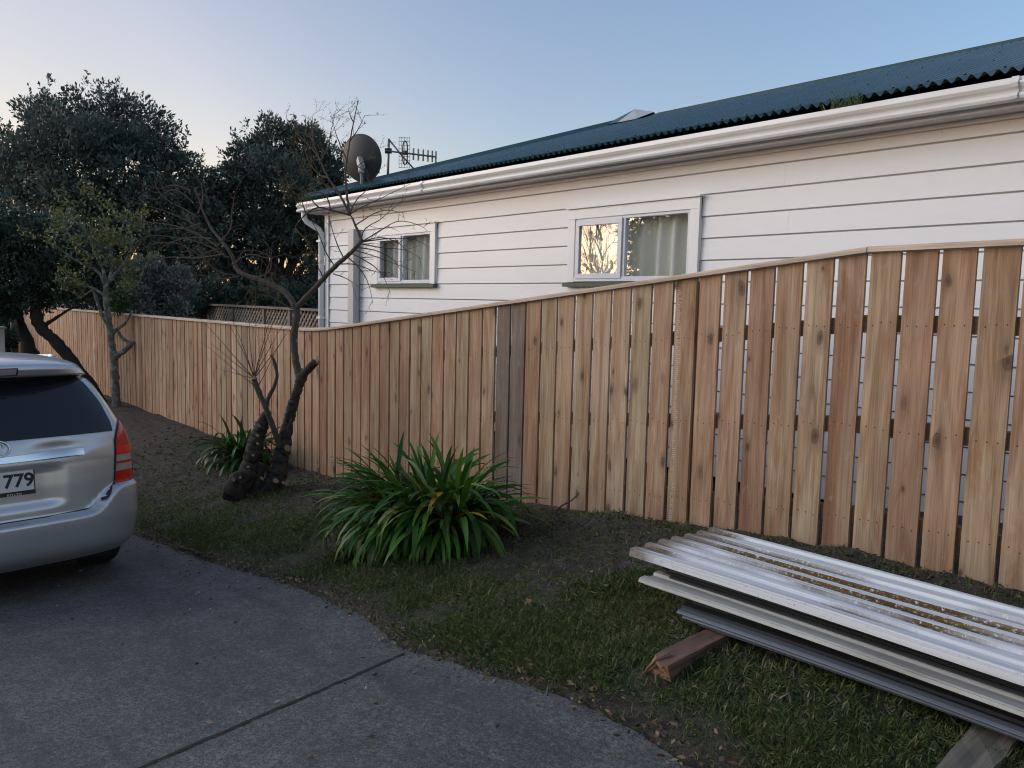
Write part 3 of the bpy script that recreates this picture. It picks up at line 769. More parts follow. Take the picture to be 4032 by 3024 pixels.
# ================================================================== DISH AND AERIAL
M['dish'] = paint_material('charcoal_dish_enamel', (0.030, 0.033, 0.043), 0.55, (0.048, 0.047, 0.052), 0.5, 8)
M['galv'] = paint_material('galvanised_steel', (0.40, 0.41, 0.43), 0.4, (0.2, 0.2, 0.2), 0.3, 9)
M['aerial'] = mat('dull_aluminium', (0.20, 0.20, 0.21), 0.5, 0.5)
M['black'] = mat('black_plastic', (0.02, 0.02, 0.022), 0.5)
dd = 11.75
base = at(781, 394, dd); ctr = at(779, 342, dd)
dish = empty('satellite_dish', base, 'round charcoal satellite dish on a short pole at the roof corner, seen from behind', 'satellite dish')
ax = (Vector(_f) * 0.9 + Vector(_r) * 0.42 + Vector((0, 0, 0.28))).normalized()
rd = 0.335; fa = ax.orthogonal().normalized(); fb = ax.cross(fa)
mb = MB()
for sgn, off in ((1, 0.0), (-1, 0.006)):
    rows = []
    for i in range(13):
        rr_ = rd * i / 12
        rows.append([ctr + ax * (0.07 * ((rr_ / rd) ** 2 - 1) + off + 0.03) + (fa * math.cos(2 * math.pi * k / 48) + fb * math.sin(2 * math.pi * k / 48)) * rr_ for k in range(49)])
    mb.grid(rows, 0.5, flip=(sgn < 0))
mb.tube([ctr + ax * 0.033 + (fa * math.cos(2 * math.pi * k / 48) + fb * math.sin(2 * math.pi * k / 48)) * rd for k in range(49)], 0.006, 6)
mb.build('reflector', M['dish'], dish, smooth=True)
back = ctr - ax * 0.06
mb = MB(); top = at(780, 356, dd - 0.13)
mb.tube([base + Vector((0, 0, -.12)), at(781, 385, dd - .03), at(780.5, 372, dd - .10), top], 0.021, 12)
mb.build('pole', M['galv'], dish, smooth=True)
mb = MB()
for dz in (0.035, 0.10): mb.beam(top - Vector((0, 0, dz)) - Vector(_r) * 0.045, top - Vector((0, 0, dz)) + Vector(_r) * 0.045, 0.05, 0.018)
mb.beam(top - Vector((0, 0, 0.07)) + ax * .02, ctr - ax * 0.03, 0.07, 0.09)
mb.build('mount_bracket', M['galv'], dish)
mb = MB(); arm = ctr + ax * 0.42 - Vector((0, 0, 0.22)); mb.tube([ctr - Vector((0, 0, rd * .9)) + ax * .02, arm], 0.012, 8); mb.beam(arm - ax * .05, arm + ax * .03 + Vector((0, 0, .02)), 0.05, 0.06)
mb.build('feed_arm', M['galv'], dish)

ad = 12.2
aer = empty('tv_aerial', at(838, 382, ad), 'rooftop television aerial on a thin mast with grid reflector, right of the dish', 'aerial')
mb = MB(); mb.tube([at(837.5, 392, ad), at(839, 340, ad), at(840, 300, ad)], 0.018, 8); mb.build('mast', M['aerial'], aer, smooth=True)
mb = MB(); mb.tube([at(840, 301, ad), at(868, 336, ad + .05), at(897, 368, ad + .1)], 0.012, 8); mb.build('stay', M['aerial'], aer, smooth=True)
bdir = lambda t: (832 + (943 - 832) * t, 325.5 + (339 - 325.5) * t, ad - 0.05 + 0.15 * t)
mb = MB(); mb.tube([at(*bdir(0)), at(*bdir(1))], 0.013, 8); mb.build('boom', M['aerial'], aer)
mb = MB()
for t in (0.55, 0.645, 0.74, 0.83, 0.915, 0.985):
    p = at(*bdir(t)); mb.beam(p + Vector((0, 0, -0.085)), p + Vector((0, 0, 0.085)), 0.02, 0.02, up=(1, 0, 0)); mb.beam(p - Vector((0, 0, .0)) + Vector(_f) * .03, p - Vector(_f) * .03, 0.02, 0.02)
mb.build('director', M['aerial'], aer)
mb = MB()
for i in range(5):
    u = i / 4.0
    q = [(862 + 23 * u - 3 * abs(v) ** 2 * 0 , 329 + v * 33) for v in (-1.0, -0.75, 0, 0.75, 1.0)]
    bend = [0.10, 0.0, 0, 0.0, 0.10]
    mb.tube([at(x, y, ad + .02 + .1 * u) + Vector(_r) * b_ * 0.0 for (x, y), b_ in zip(q, bend)], 0.004, 5)
for j in range(9):
    y = 297 + j * 8.1
    mb.tube([at(861, y, ad + .02), at(886, y + 1.0, ad + .12)], 0.004, 5)
mb.build('grid_reflector', M['aerial'], aer)
mb = MB()
c0 = at(875, 330, ad); u_ = Vector((0, 0, 1))
mb.tube([c0 + Vector(_r) * .035 * math.cos(a_) + u_ * 0.17 * math.copysign(abs(math.sin(a_)) ** .5, math.sin(a_)) for a_ in np.linspace(0, 2 * math.pi, 25)], 0.010, 6)
mb.beam(c0 - Vector((0, 0, .03)), c0 + Vector((0, 0, .03)), .05, .05, up=(1, 0, 0))
mb.build('dipole', M['black'], aer)
mb = MB(); p = at(839, 326, ad); mb.beam(p - Vector(_r) * .05, p + Vector(_r) * .05, 0.05, 0.07); mb.build('clamp', M['black'], aer)

# ================================================================== LATTICE FENCE beyond
LY = 8.0
la, lb = on_y(398, 653, LY), on_y(706, 668, LY)
lat = empty('lattice_fence', (la.x, LY, GZ), 'old grey lattice topped fence between the dark trees and the house corner', 'fence')
posts = [on_y(v / K, 1195 / K, LY).x for v in (743, 826, 920, 1043, 1145, 1275)]
zt = lambda X: la.z + (lb.z - la.z) * (X - la.x) / (lb.x - la.x)
for X in posts + [posts[-1] + 1.6]:
    mb = MB(); mb.box(X - .05, X + .05, LY - .05, LY + .05, GZ, zt(X) - .055); mb.build('post', M['greywood_v'], lat)
xe = posts[-1] + 3.2
mb = MB(); mb.hexa([(la.x - .1, LY - .10, zt(la.x) - .05), (xe, LY - .10, zt(xe) - .05), (xe, LY + .08, zt(xe) - .05), (la.x - .1, LY + .08, zt(la.x) - .05), (la.x - .1, LY - .10, zt(la.x)), (xe, LY - .10, zt(xe)), (xe, LY + .08, zt(xe)), (la.x - .1, LY + .08, zt(la.x))]); mb.build('top_rail', M['greywood'], lat)
pp = posts + [posts[-1] + 1.6]
for a0, a1 in zip(pp[:-1], pp[1:]):
    mb = MB(); zb, ztp = GZ + 0.4, (zt(a0) + zt(a1)) / 2 - .07
    zb = ztp - 0.75
    x0, x1 = a0 + .05, a1 - .05
    Hh = ztp - zb; s = x0 - Hh
    while s < x1:
        for sg, yy in ((1, LY - .012), (-1, LY + .004)):
            # a slat from (s,zb) rising at 45 degrees, clipped to the panel
            A0, B0 = max(s, x0), min(s + Hh, x1)
            if B0 - A0 > 0.02:
                f = lambda xx: (zb + (xx - s)) if sg > 0 else (ztp - (xx - s))
                d_ = .036
                mb.hexa([(A0, yy, f(A0) - d_), (B0, yy, f(B0) - d_), (B0, yy + .012, f(B0) - d_), (A0, yy + .012, f(A0) - d_), (A0, yy, f(A0) + d_), (B0, yy, f(B0) + d_), (B0, yy + .012, f(B0) + d_), (A0, yy + .012, f(A0) + d_)])
        s += 0.165
    mb.box(x0, x1, LY - .03, LY + .03, zb - .06, zb); mb.box(x0, x1, LY + .02, LY + .035, GZ, zb - .061)
    mb.build('lattice_panel', M['lattice'], lat)
# second rail line further behind, seen over the right end
mb = MB(); p0, p1 = on_y(530, 662, 10.5), on_y(712, 664, 10.5)
mb.box(p0.x, p1.x + 3, 10.47, 10.53, GZ, p0.z - .10); 
fb2 = empty('board_fence', (p0.x, 10.5, GZ), 'grey boundary fence just showing over the right end of the lattice', 'fence')
mb.build('panel', M['greywood_v'], fb2); mb = MB(); mb.box(p0.x, p1.x + 3, 10.44, 10.56, p0.z - .099, p0.z - .04); mb.build('top_rail', M['greywood'], fb2)
# weathered post and white post at the far left
p = on_ground(29, 790); 
pt = on_y(28, 662, 4.12)
mb = MB(); mb.box(pt.x - .10, pt.x + .10, 4.05, 4.2, base_z(pt.x, 4.1) - .1, pt.z)
tag(mb.build('fence_post', M['greywood_v'], bevel=.01), 'weathered grey post at the far end of the new paling fence', 'post')
pw = at(-4, 740, 16.0)
mb = MB(); mb.box(pw.x - .10, pw.x + .10, pw.y - .10, pw.y + .10, base_z(pw.x, pw.y), pw.z + .28); mb.box(pw.x - .13, pw.x + .13, pw.y - .13, pw.y + .13, pw.z + .281, pw.z + .31)
tag(mb.build('gate_post', M['trim'], bevel=.008), 'white painted post beyond the silver car at the far left', 'post')
# ================================================================== CAR
car = empty('parked_car', (-5.475, 0.805, -1.885), 'silver people carrier with tinted rear window and dented tailgate parked on the driveway', 'car')
car.rotation_euler = (0, math.atan(0.095), math.radians(186))
M['silver'] = mat('silver_car_paint', (0.56, 0.57, 0.60), 0.33, 0.62, Coat_Weight=0.6, Coat_Roughness=0.08)
_n2 = N(M['silver']); _f2 = _n2.noise(_n2.coord((1, 1, 1)), 3.0, 5, 0.6)
_n2.rough(_n2.ramp(_f2, [(0.35, 0.28), (0.7, 0.42)]))
M['carglass'] = mat('tinted_glass', (0.010, 0.013, 0.022), 0.04, 0.0, Specular_IOR_Level=0.5)
M['chrome'] = mat('chrome', (0.75, 0.75, 0.76), 0.12, 1.0)
M['redlens'] = mat('red_lens', (0.80, 0.012, 0.014), 0.2, 0.0, Coat_Weight=0.25)
M['redlens2'] = mat('deep_red_lens', (0.52, 0.008, 0.010), 0.2, 0.0, Coat_Weight=0.25)
M['clearlens'] = mat('clear_lens', (0.42, 0.36, 0.36), 0.15, 0.3, Coat_Weight=0.7)
M['rubber'] = mat('tyre_rubber', (0.014, 0.014, 0.014), 0.85)
M['under'] = mat('underbody', (0.008, 0.008, 0.008), 0.9)
M['trimblack'] = mat('black_trim', (0.015, 0.015, 0.017), 0.45)
M['alloy'] = mat('alloy_rim', (0.35, 0.35, 0.36), 0.35, 0.9)
M['plate_white'] = mat('plate_white', (0.62, 0.63, 0.64), 0.5)
M['plate_black'] = mat('plate_black', (0.012, 0.012, 0.014), 0.5)
# half width, rear position, corner depth per height above ground (metres)
ZW = [(.20, .80), (.26, .835), (.45, .862), (.65, .862), (.86, .858), (1.0, .835), (1.06, .815), (1.20, .765), (1.39, .685), (1.46, .635), (1.52, .56), (1.56, .46), (1.585, .33), (1.60, .10)]
ZB = [(.20, .16), (.24, .09), (.28, .045), (.34, .02), (.45, .0), (.60, -.004), (.70, .0), (.80, .03)]          # bumper
ZH = [(.40, .075), (.52, .075), (.70, .065), (.86, .065), (.96, .085), (1.0, .10), (1.37, .315), (1.378, .315), (1.39, .17), (1.43, .135), (1.46, .145), (1.485, .21), (1.51, .32), (1.545, .55), (1.57, .85), (1.585, 1.1), (1.60, 1.6)]  # hatch, spoiler, roof
ZF = [(.20, 4.42), (.30, 4.52), (.55, 4.55), (.70, 4.50), (.80, 4.30), (.92, 3.85), (1.0, 3.45), (1.2, 3.05), (1.4, 2.65), (1.5, 2.35), (1.56, 2.05), (1.585, 1.9), (1.60, 1.75)]
_i = lambda T, z: float(np.interp(z, [a for a, b in T], [b for a, b in T]))
def bump_top(y):
    return 0.500 + 0.150 * sstep(0.47, 0.70, abs(y))
def car_rear(y, z):
    """forward distance of the rear skin"""
    w = _i(ZW, z)
    u = min(0.9995, abs(y) / w)
    a_ = 0.36 if z < 1.3 else 0.36 + 0.25 * sstep(1.3, 1.45, z)
    p = 3.3 if z < 1.37 else 2.6
    bow = a_ * (1 - (1 - u ** p) ** (1 / p))
    zt = bump_top(y)
    k = sstep(zt - 0.012, zt + 0.012, z)
    x = _i(ZB, z) * (1 - k) + _i(ZH, z) * k if z < 0.85 else _i(ZH, z)
    # plate recess and tailgate dents
    if k > 0.5 and 0.5 < z < 0.86:
        x += 0.028 * (1 - sstep(.27, .36, abs(y))) * (1 - sstep(.80, .84, z)) * sstep(.56, .62, z)
        x += 0.016 * math.exp(-((-y - .47) / .16) ** 2 - ((z - .90) / .05) ** 2)
    if .8 < z < 1.0:
        x += 0.030 * math.exp(-((-y - .34) / .13) ** 2 - ((z - .93 + .05 * (-y - .34)) / .035) ** 2) - 0.008 * math.exp(-((-y - .52) / .14) ** 2 - ((z - .905) / .018) ** 2)
    return x + bow
def car_pt(y, z, off=0.0):
    e = 0.004
    p = Vector((car_rear(y, z), y, z))
    if off:
        ys = math.copysign(min(abs(y), _i(ZW, z) - 0.006), y)
        dy = Vector((car_rear(ys + e, z) - car_rear(ys - e, z), 2 * e, 0)); dz = Vector((car_rear(y, z + e) - car_rear(y, z - e), 0, 2 * e))
        n_ = dy.cross(dz)
        if n_.x > 0: n_ = -n_
        p += n_.normalized() * off
    return p
mb = MB()
zs = list(np.arange(.20, .47, .03)) + list(np.arange(.47, .68, .012)) + list(np.arange(.68, 1.37, .02)) + list(np.arange(1.37, 1.47, .008)) + [1.475, 1.485, 1.495, 1.51, 1.525, 1.54, 1.55, 1.56, 1.57, 1.578, 1.585, 1.592, 1.597, 1.60]
rows = []
for z in zs:
    w = _i(ZW, z); xf = _i(ZF, z); row = []
    us = [math.sin(t) for t in np.linspace(-math.pi / 2, math.pi / 2, 61)]
    for u in us: row.append((car_rear(u * w * .9995, z), u * w, z))
    xa, xb = row[-1][0], max(row[-1][0] + .05, xf - 0.75)
    side = [xa + (xb - xa) * k / 8 for k in range(1, 9)]
    front = [(xb + (xf - xb) * math.sin(t), w * math.cos(t) ** 0.55 if math.cos(t) > 0 else 0.0, z) for t in np.linspace(0, math.pi / 2, 9)[1:]]
    row = row + [(x, w, z) for x in side] + front + [(x, -y, z) for x, y, z in reversed(front[:-1])] + [(x, -w, z) for x in reversed(side)] + [row[0]]
    rows.append(row)
mb.grid(rows, 0.5, flip=True)
mb.add(rows[-1][:-1], [tuple(range(len(rows[-1]) - 1))], .5); mb.add(rows[0][:-1], [tuple(reversed(range(len(rows[0]) - 1)))], .5, 1)
body = mb.build('body', [M['silver'], M['under']], car, smooth=True, local=True)
def patch(name, z0, z1, yl, yr, material, off=0.004, nz=14, ny=22, parent=None, back=0.006):
    mb = MB(); rows = []
    for i in range(nz + 1):
        z = z0 + (z1 - z0) * i / nz; a_, b_ = yl(z), yr(z)
        rows.append([car_pt(a_ + (b_ - a_) * j / ny, z, off) for j in range(ny + 1)])
    mb.grid(rows, 0.5, flip=False)
    # rim going back into the body so the patch has thickness
    edge = rows[0] + [r[-1] for r in rows[1:]] + rows[-1][-2::-1] + [r[0] for r in rows[-2:0:-1]]
    inner = [Vector(p) + Vector((back, 0, 0)) for p in edge]
    mb.grid([edge + [edge[0]], inner + [inner[0]]], 0.5)
    return mb.build(name, material, parent or car, smooth=True, local=True)
def strip(name, pts, w, material, off=0.002, parent=None, seg=10):
    mb = MB(); P = []
    for (y0, z0), (y1, z1) in zip(pts[:-1], pts[1:]):
        for k in range(seg): P.append((y0 + (y1 - y0) * k / seg, z0 + (z1 - z0) * k / seg))
    P.append(pts[-1]); A_, B_ = [], []
    for k, (y, z) in enumerate(P):
        y0, z0 = P[max(k - 1, 0)]; y1, z1 = P[min(k + 1, len(P) - 1)]
        d = math.hypot(y1 - y0, z1 - z0) or 1; ny, nz_ = -(z1 - z0) / d * w / 2, (y1 - y0) / d * w / 2
        A_.append(car_pt(y + ny, z + nz_, off)); B_.append(car_pt(y - ny, z - nz_, off))
    mb.grid([A_, B_], .5)
    return mb.build(name, material, parent or car, local=True)
# y runs to the car's left here, so its right flank is negative
gtop = lambda z: 0
def gy(z): return float(np.interp(z, [1.0, 1.06, 1.2, 1.34, 1.372], [.70, .705, .675, .60, .56]))
rw = patch('rear_window', 1.002, 1.366, lambda z: -gy(z), lambda z: gy(z), M['carglass'], 0.004, 12, 40)
tail = patch('tailgate_edge', 1.368, 1.385, lambda z: -.60, lambda z: .60, M['trimblack'], 0.002, 3, 30)
bl = patch('brake_light', 1.405, 1.435, lambda z: -.145, lambda z: .145, M['clearlens'], 0.006, 3, 12)
patch('light_surround', 1.398, 1.442, lambda z: -.155, lambda z: .155, M['trimblack'], 0.003, 3, 12, bl)
for sg in (-1, 1):
    inn = lambda z: float(np.interp(z, [.650, .94, 1.0, 1.06], [.675, .705, .735, .785]))
    outr = lambda z: float(np.interp(z, [.650, .94, 1.0, 1.06], [.8585, .842, .828, .796]))
    bands = [(.655, .735, 'redlens2'), (.737, .783, 'clearlens'), (.785, .797, 'redlens2'), (.799, .842, 'clearlens'), (.844, .900, 'redlens'), (.902, 1.055, 'redlens2')]
    lamp = None
    for z0, z1, mm in bands:
        if sg < 0: L_, R_ = (lambda z: -outr(z)), (lambda z: -inn(z))
        else: L_, R_ = inn, outr
        if lamp is None: lamp = patch('tail_light', z0, z1, L_, R_, M[mm], 0.010, 5, 16)
        else: patch('lens', z0, z1, L_, R_, M[mm], 0.010, 6, 16, lamp)
    strip('lamp_seal', [(sg * .668, .648), (sg * .70, .94), (sg * .73, 1.0), (sg * .783, 1.064)], 0.010, M['trimblack'], 0.004, lamp)
gat = strip('tailgate_seam', [(-.666, .66), (-.60, .585), (-.50, .522), (-.25, .512), (.25, .512), (.50, .522), (.60, .585), (.666, .66)], 0.009, M['trimblack'], 0.003)
patch('chrome_strip', .868, .905, lambda z: -.475, lambda z: .475, M['chrome'], 0.030, 4, 40, back=0.03)
# oval badge of three loops
mb = MB()
def oval(cy, cz, a_, b_, r, n=36):
    mb.tube([car_pt(cy + a_ * math.cos(2 * math.pi * k / n), cz + b_ * math.sin(2 * math.pi * k / n), 0.010) for k in range(n + 1)], r, 6)
oval(0, .958, .066, .045, .006); oval(0, .974, .034, .017, .0045); oval(0, .958, .019, .042, .0045)
mb.build('badge', M['chrome'], car, smooth=True, local=True)
# number plate
py0, py1, pz0, pz1 = -.185, .185, .682, .817
xp = car_rear(0, .75) - 0.012
pl_ = MB(); pl_.box(xp, xp + .012, py0 - .008, py1 + .008, pz0 - .014, pz1 + .008)
plate = pl_.build('number_plate', M['plate_black'], car, local=True, bevel=.003)
pl_ = MB(); pl_.box(xp - .003, xp - .0005, py0, py1, pz0 + .012, pz1); pl_.build('plate_face', M['plate_white'], plate, local=True)
def text(body_, name, size, y, z, parent, x, sx=1.0, bold=0.0):
    c = bpy.data.curves.new(name, 'FONT'); c.body = body_; c.size = size; c.align_x = 'CENTER'; c.align_y = 'CENTER'; c.extrude = .0008; c.offset = bold
    c.materials.append(M['plate_black'] if name == 'plate_digits' else M['plate_white'])
    tmp = bpy.data.objects.new(name, c)
    me = bpy.data.meshes.new_from_object(tmp); bpy.data.objects.remove(tmp)
    o = bpy.data.objects.new(name, me); COL.objects.link(o); o.parent = parent
    # letters read from behind the car: text right = car right (-y), text up = z, facing -x
    o.matrix_local = Matrix(((0, 0, -1, x), (-sx, 0, 0, y), (0, 1, 0, z), (0, 0, 0, 1)))
    return o
text('779', 'plate_digits', 0.112, -.103, .755, plate, xp - .0045, 1.0, .0028)
text('RTI LTD', 'dealer_lettering', 0.018, -.075, .6745, plate, xp - .002, 1.25)
# wheels
for wx in (.86, 3.55):
    for sg in (-1, 1):
        mb = MB(); rr = .312; yo = sg * .876; yi = sg * .66
        prof = [(yi, .20), (yi, rr - .02), (yi + sg * .015, rr - .004), (yi + sg * .04, rr), (yo - sg * .04, rr), (yo - sg * .012, rr - .006), (yo, rr - .03), (yo - sg * .004, .205), (yo - sg * .03, .20)]
        mb.grid([[(wx + r * math.cos(a_), y, .312 + r * math.sin(a_)) for y, r in prof] for a_ in np.linspace(0, 2 * math.pi, 41)], .5, flip=(sg < 0))
        wheel = mb.build('wheel', M['rubber'], car, smooth=True, local=True)
        mb = MB(); mb.disc((wx, yo - sg * .03, .312), (0, sg, 0), .205, 28, .5, 1, .02)
        for k in range(7):
            a_ = 2 * math.pi * k / 7
            mb.beam((wx + .04 * math.cos(a_), yo - sg * .012, .312 + .04 * math.sin(a_)), (wx + .19 * math.cos(a_), yo - sg * .014, .312 + .19 * math.sin(a_)), .035, .02, .5, 0, up=(0, 1, 0))
        mb.tube([(wx + .195 * math.cos(a_), yo - sg * .012, .312 + .195 * math.sin(a_)) for a_ in np.linspace(0, 2 * math.pi, 33)], .012, 6, .5, 0)
        mb.disc((wx, yo - sg * .004, .312), (0, sg, 0), .05, 16, .5, 0, .02)
        mb.build('rim', [M['alloy'], M['under']], wheel, local=True)
        mb = MB(); R_ = .362; pts = [(wx + R_ * math.cos(a_), .312 + R_ * math.sin(a_)) for a_ in np.linspace(-.35, math.pi + .35, 31)]
        ring = []
        for x, z in pts: ring.append((x, sg * .8665, z))
        mb.add(ring, [tuple(range(31)) if sg < 0 else tuple(reversed(range(31)))], .5)
        mb.build('wheel_arch', M['under'], car, local=True)
mb = MB(); mb.box(.25, 4.2, -.66, .66, .17, .5); mb.box(.22, .5, .30, .55, .14, .26); mb.tube([(.10, .42, .20), (.5, .42, .20)], .028, 10)
mb.build('underbody', M['under'], car, local=True)
for sg in (-1, 1):
    for x0, x1, z0, z1 in ((.62, 1.25, 1.03, 1.36), (1.33, 2.25, 1.02, 1.40), (2.33, 3.15, 1.02, 1.36)):
        mb = MB(); rows = []
        for i in range(7):
            z = z0 + (z1 - z0) * i / 6; t = i / 6
            a_, b_ = x0 + (.22 * t if x0 < 1 else .02 * t), x1 - (.42 * t if x1 > 3 else .02 * t)
            rows.append([(a_ + (b_ - a_) * k / 6, sg * (_i(ZW, z) + .003), z) for k in range(7)])
        mb.grid(rows, .5, flip=(sg < 0)); mb.build('side_window', M['carglass'], car, smooth=True, local=True)
    mb = MB(); mb.tube([(.62 + (2.3 - .62) * k / 12, sg * (.545 - .03 * abs(k - 6) / 6), 1.525 + .022 * math.sin(math.pi * k / 12)) for k in range(13)], .011, 6)
    mb.build('roof_rail', M['silver'], car, smooth=True, local=True)
    mb = MB(); mb.tube([(3.02, sg * .80, 1.02), (3.0, sg * .90, 1.05)], .02, 8); mb.beam((2.95, sg * .93, 1.07), (3.08, sg * .93, 1.07), .16, .12)
    mb.build('side_mirror', M['silver'], car, local=True, bevel=.02)
mb = MB(); rows = []
for i in range(9):
    z = 1.02 + .46 * i / 8; w = _i(ZW, z) * .86; xf = _i(ZF, z) + .006
    rows.append([(xf - .10 * (u ** 2) * 1.6, u * w, z) for u in np.linspace(-1, 1, 15)])
mb.grid(rows, .5); mb.build('windscreen', M['carglass'], car, smooth=True, local=True)
# ================================================================== FOLIAGE HELPERS
def leaf_cloud(name, P, Nrm, size, aspect, rnd, material, parent=None):
    """one folded leaf (two triangles meeting on the midrib, as a rhombus) at every point"""
    n = len(P); P = np.asarray(P); Nrm = np.asarray(Nrm)
    d = Nrm + rng.normal(0, 0.75, (n, 3)); d /= np.linalg.norm(d, axis=1)[:, None] + 1e-9      # leaf axis
    s = np.cross(d, rng.normal(0, 1, (n, 3))); s /= np.linalg.norm(s, axis=1)[:, None] + 1e-9
    L = (size * rng.uniform(0.6, 1.35, n))[:, None]; Wd = L * aspect
    up = np.cross(s, d)
    V = np.empty((n, 4, 3))
    V[:, 0] = P; V[:, 1] = P + d * L * .5 + s * Wd * .5 + up * L * .06; V[:, 2] = P + d * L; V[:, 3] = P + d * L * .5 - s * Wd * .5 + up * L * .06
    Fc = np.arange(n * 4).reshape(n, 4)
    return np_mesh(name, V.reshape(-1, 3), Fc, rnd, material, parent)
def lobe_points(lobes, n, sub=26, subr=0.34, shell=0.86, flat=1.0):
    """points in clumps spread over the shells of big lobes; returns points, outward normals, shade value"""
    vol = np.array([l[3] ** 2 for l in lobes]); vol = vol / vol.sum()
    PP, NN, RR = [], [], []
    for (cx, cy, cz, R), v in zip(lobes, vol):
        m = int(n * v); c = np.array([cx, cy, cz])
        d = rng.normal(0, 1, (sub, 3)); d /= np.linalg.norm(d, axis=1)[:, None]; d[:, 2] *= flat
        sc = c + d * R * shell * rng.uniform(0.55, 1.05, (sub, 1)); sr = R * subr * rng.uniform(0.6, 1.35, sub)
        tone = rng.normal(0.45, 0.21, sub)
        k = rng.integers(0, sub, m)
        dd = rng.normal(0, 1, (m, 3)); dd /= np.linalg.norm(dd, axis=1)[:, None]
        rad = sr[k] * np.cbrt(rng.uniform(0.12, 1.0, m))
        P = sc[k] + dd * rad[:, None]
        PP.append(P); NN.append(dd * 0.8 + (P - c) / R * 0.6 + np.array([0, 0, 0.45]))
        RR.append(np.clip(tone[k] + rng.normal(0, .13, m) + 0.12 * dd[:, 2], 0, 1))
    return np.concatenate(PP), np.concatenate(NN), np.concatenate(RR)
def px_lobe(x, y, r_px, d):
    p = ray(x, y) * d
    return (p[0], p[1], p[2], r_px * K * d / F_PX)
def limb(mb, pts, n=8, wob=0.08, sub=4, jit=0.35):
    """pts = [(x,y,r_px,depth)...] in photo pixels -> smooth tapered tube in space"""
    Q = [(at(x, y, d), r * K * d / F_PX) for x, y, r, d in pts]
    P, R = [], []
    for i in range(len(Q) - 1):
        p0, p1, p2, p3 = Q[max(i - 1, 0)][0], Q[i][0], Q[i + 1][0], Q[min(i + 2, len(Q) - 1)][0]
        for k in range(sub):
            t = k / sub
            p = 0.5 * ((2 * p1) + (p2 - p0) * t + (2 * p0 - 5 * p1 + 4 * p2 - p3) * t * t + (3 * p1 - p0 - 3 * p2 + p3) * t ** 3)
            r = Q[i][1] + (Q[i + 1][1] - Q[i][1]) * t
            P.append(p + Vector((random.uniform(-1, 1), random.uniform(-1, 1), 0)) * r * jit * 0.4); R.append(r * random.uniform(.93, 1.07))
    P.append(Q[-1][0]); R.append(Q[-1][1])
    mb.tube(P, R, n, 0.5, 0, wob)
    return P
def spray(mb, p, d, L, r, depth, tips, bend=0.25, kids=(3, 6), grav=0.0, spread=0.6):
    """recursive fine branching"""
    P, R = [Vector(p)], [r]; dv = Vector(d).normalized(); nseg = 6
    for i in range(nseg):
        dv = (dv + Vector((random.gauss(0, 1), random.gauss(0, 1), random.gauss(0, 1) - grav)) * bend / nseg * 1.6).normalized()
        P.append(P[-1] + dv * L / nseg); R.append(max(r * (1 - .75 * (i + 1) / nseg), .0012))
    mb.tube(P, R, 4 if r < .006 else 6)
    tips += [P[-1]] + P[2:]
    if depth > 0:
        for k in range(random.randint(*kids)):
            j = random.randint(1, nseg - 1)
            ax = (P[j + 1] - P[j]).normalized()
            sd = (ax + Vector((random.gauss(0, 1), random.gauss(0, 1), random.gauss(0, 1))).normalized() * spread).normalized()
            spray(mb, P[j], sd, L * (1 - .75 * j / nseg) * random.uniform(.4, .75), R[j] * .6, depth - 1, tips, bend, kids, grav, spread)

# ------------------------------------------------------------------ the two tall evergreens behind the fence
def tall_tree(lobes, n, leaf, label, mat_, trunk_at, h, sprigs=None, size=.13):
    t = empty('evergreen_tree', trunk_at, label, 'tree', 'tall evergreen trees behind the fence')
    mb = MB(); tx, ty, tz = trunk_at
    mb.tube([(tx, ty, tz - .1), (tx + .05, ty, tz + h * .3), (tx - .1, ty + .1, tz + h * .55)], [.24, .19, .12], 10, .5, 0, .06)
    for (x, y, z, R) in lobes: mb.tube([(tx, ty, tz + h * .28), ((tx + x) / 2, (ty + y) / 2, (tz + h * .3 + z) / 2 - .1), (x, y, z), (x + random.uniform(-.4, .4) * R, y, z + R * .6)], [.10, .075, .04, .012], 7)
    mb.build('trunk', M['bark_black'], t, smooth=True)
    P, Nn, R = lobe_points(lobes, n)
    # upright sprigs breaking the outline
    if sprigs:
        SP, SN, SR = [], [], []
        for (x, y, z, Rr) in lobes:
            for k in range(sprigs):
                d = Vector((random.gauss(0, 1), random.gauss(0, 1), abs(random.gauss(.6, .8)))).normalized()
                b0 = Vector((x, y, z)) + d * Rr * random.uniform(.9, 1.08); L = random.uniform(.15, .5)
                g = (d * .4 + Vector((random.gauss(0, .25), random.gauss(0, .25), 1))).normalized()
                for q in np.linspace(0, 1, 13):
                    SP.append(b0 + g * L * q + Vector((random.gauss(0, .03), random.gauss(0, .03), 0)) * (1.3 - q)); SN.append(g * .6 + Vector((random.gauss(0, .6), random.gauss(0, .6), .3))); SR.append(random.uniform(.45, 1))
        P = np.concatenate([P, np.array(SP)]); Nn = np.concatenate([Nn, np.array(SN)]); R = np.concatenate([R, SR])
    leaf_cloud('crown', P, Nn, size, .42, R, M[mat_], t)
    return t
D1, D2 = 24.0, 25.5
L1 = [px_lobe(*a) for a in [(170, 262, 85, D1), (95, 290, 70, D1), (260, 275, 75, D1 + .3), (325, 315, 70, D1), (60, 370, 85, D1 - .6), (160, 360, 110, D1 - 1.2), (270, 380, 105, D1 - 1.0), (370, 385, 70, D1), (405, 430, 62, D1 + .3), (452, 420, 42, D1 + .5), (455, 500, 45, D1 + .5), (330, 470, 95, D1 - .8), (200, 470, 110, D1 - 1.0), (70, 470, 100, D1), (420, 510, 80, D1), (300, 560, 100, D1), (400, 600, 80, D1 + .6), (150, 580, 110, D1 + .5)]]
c = at(220, 640, D1)
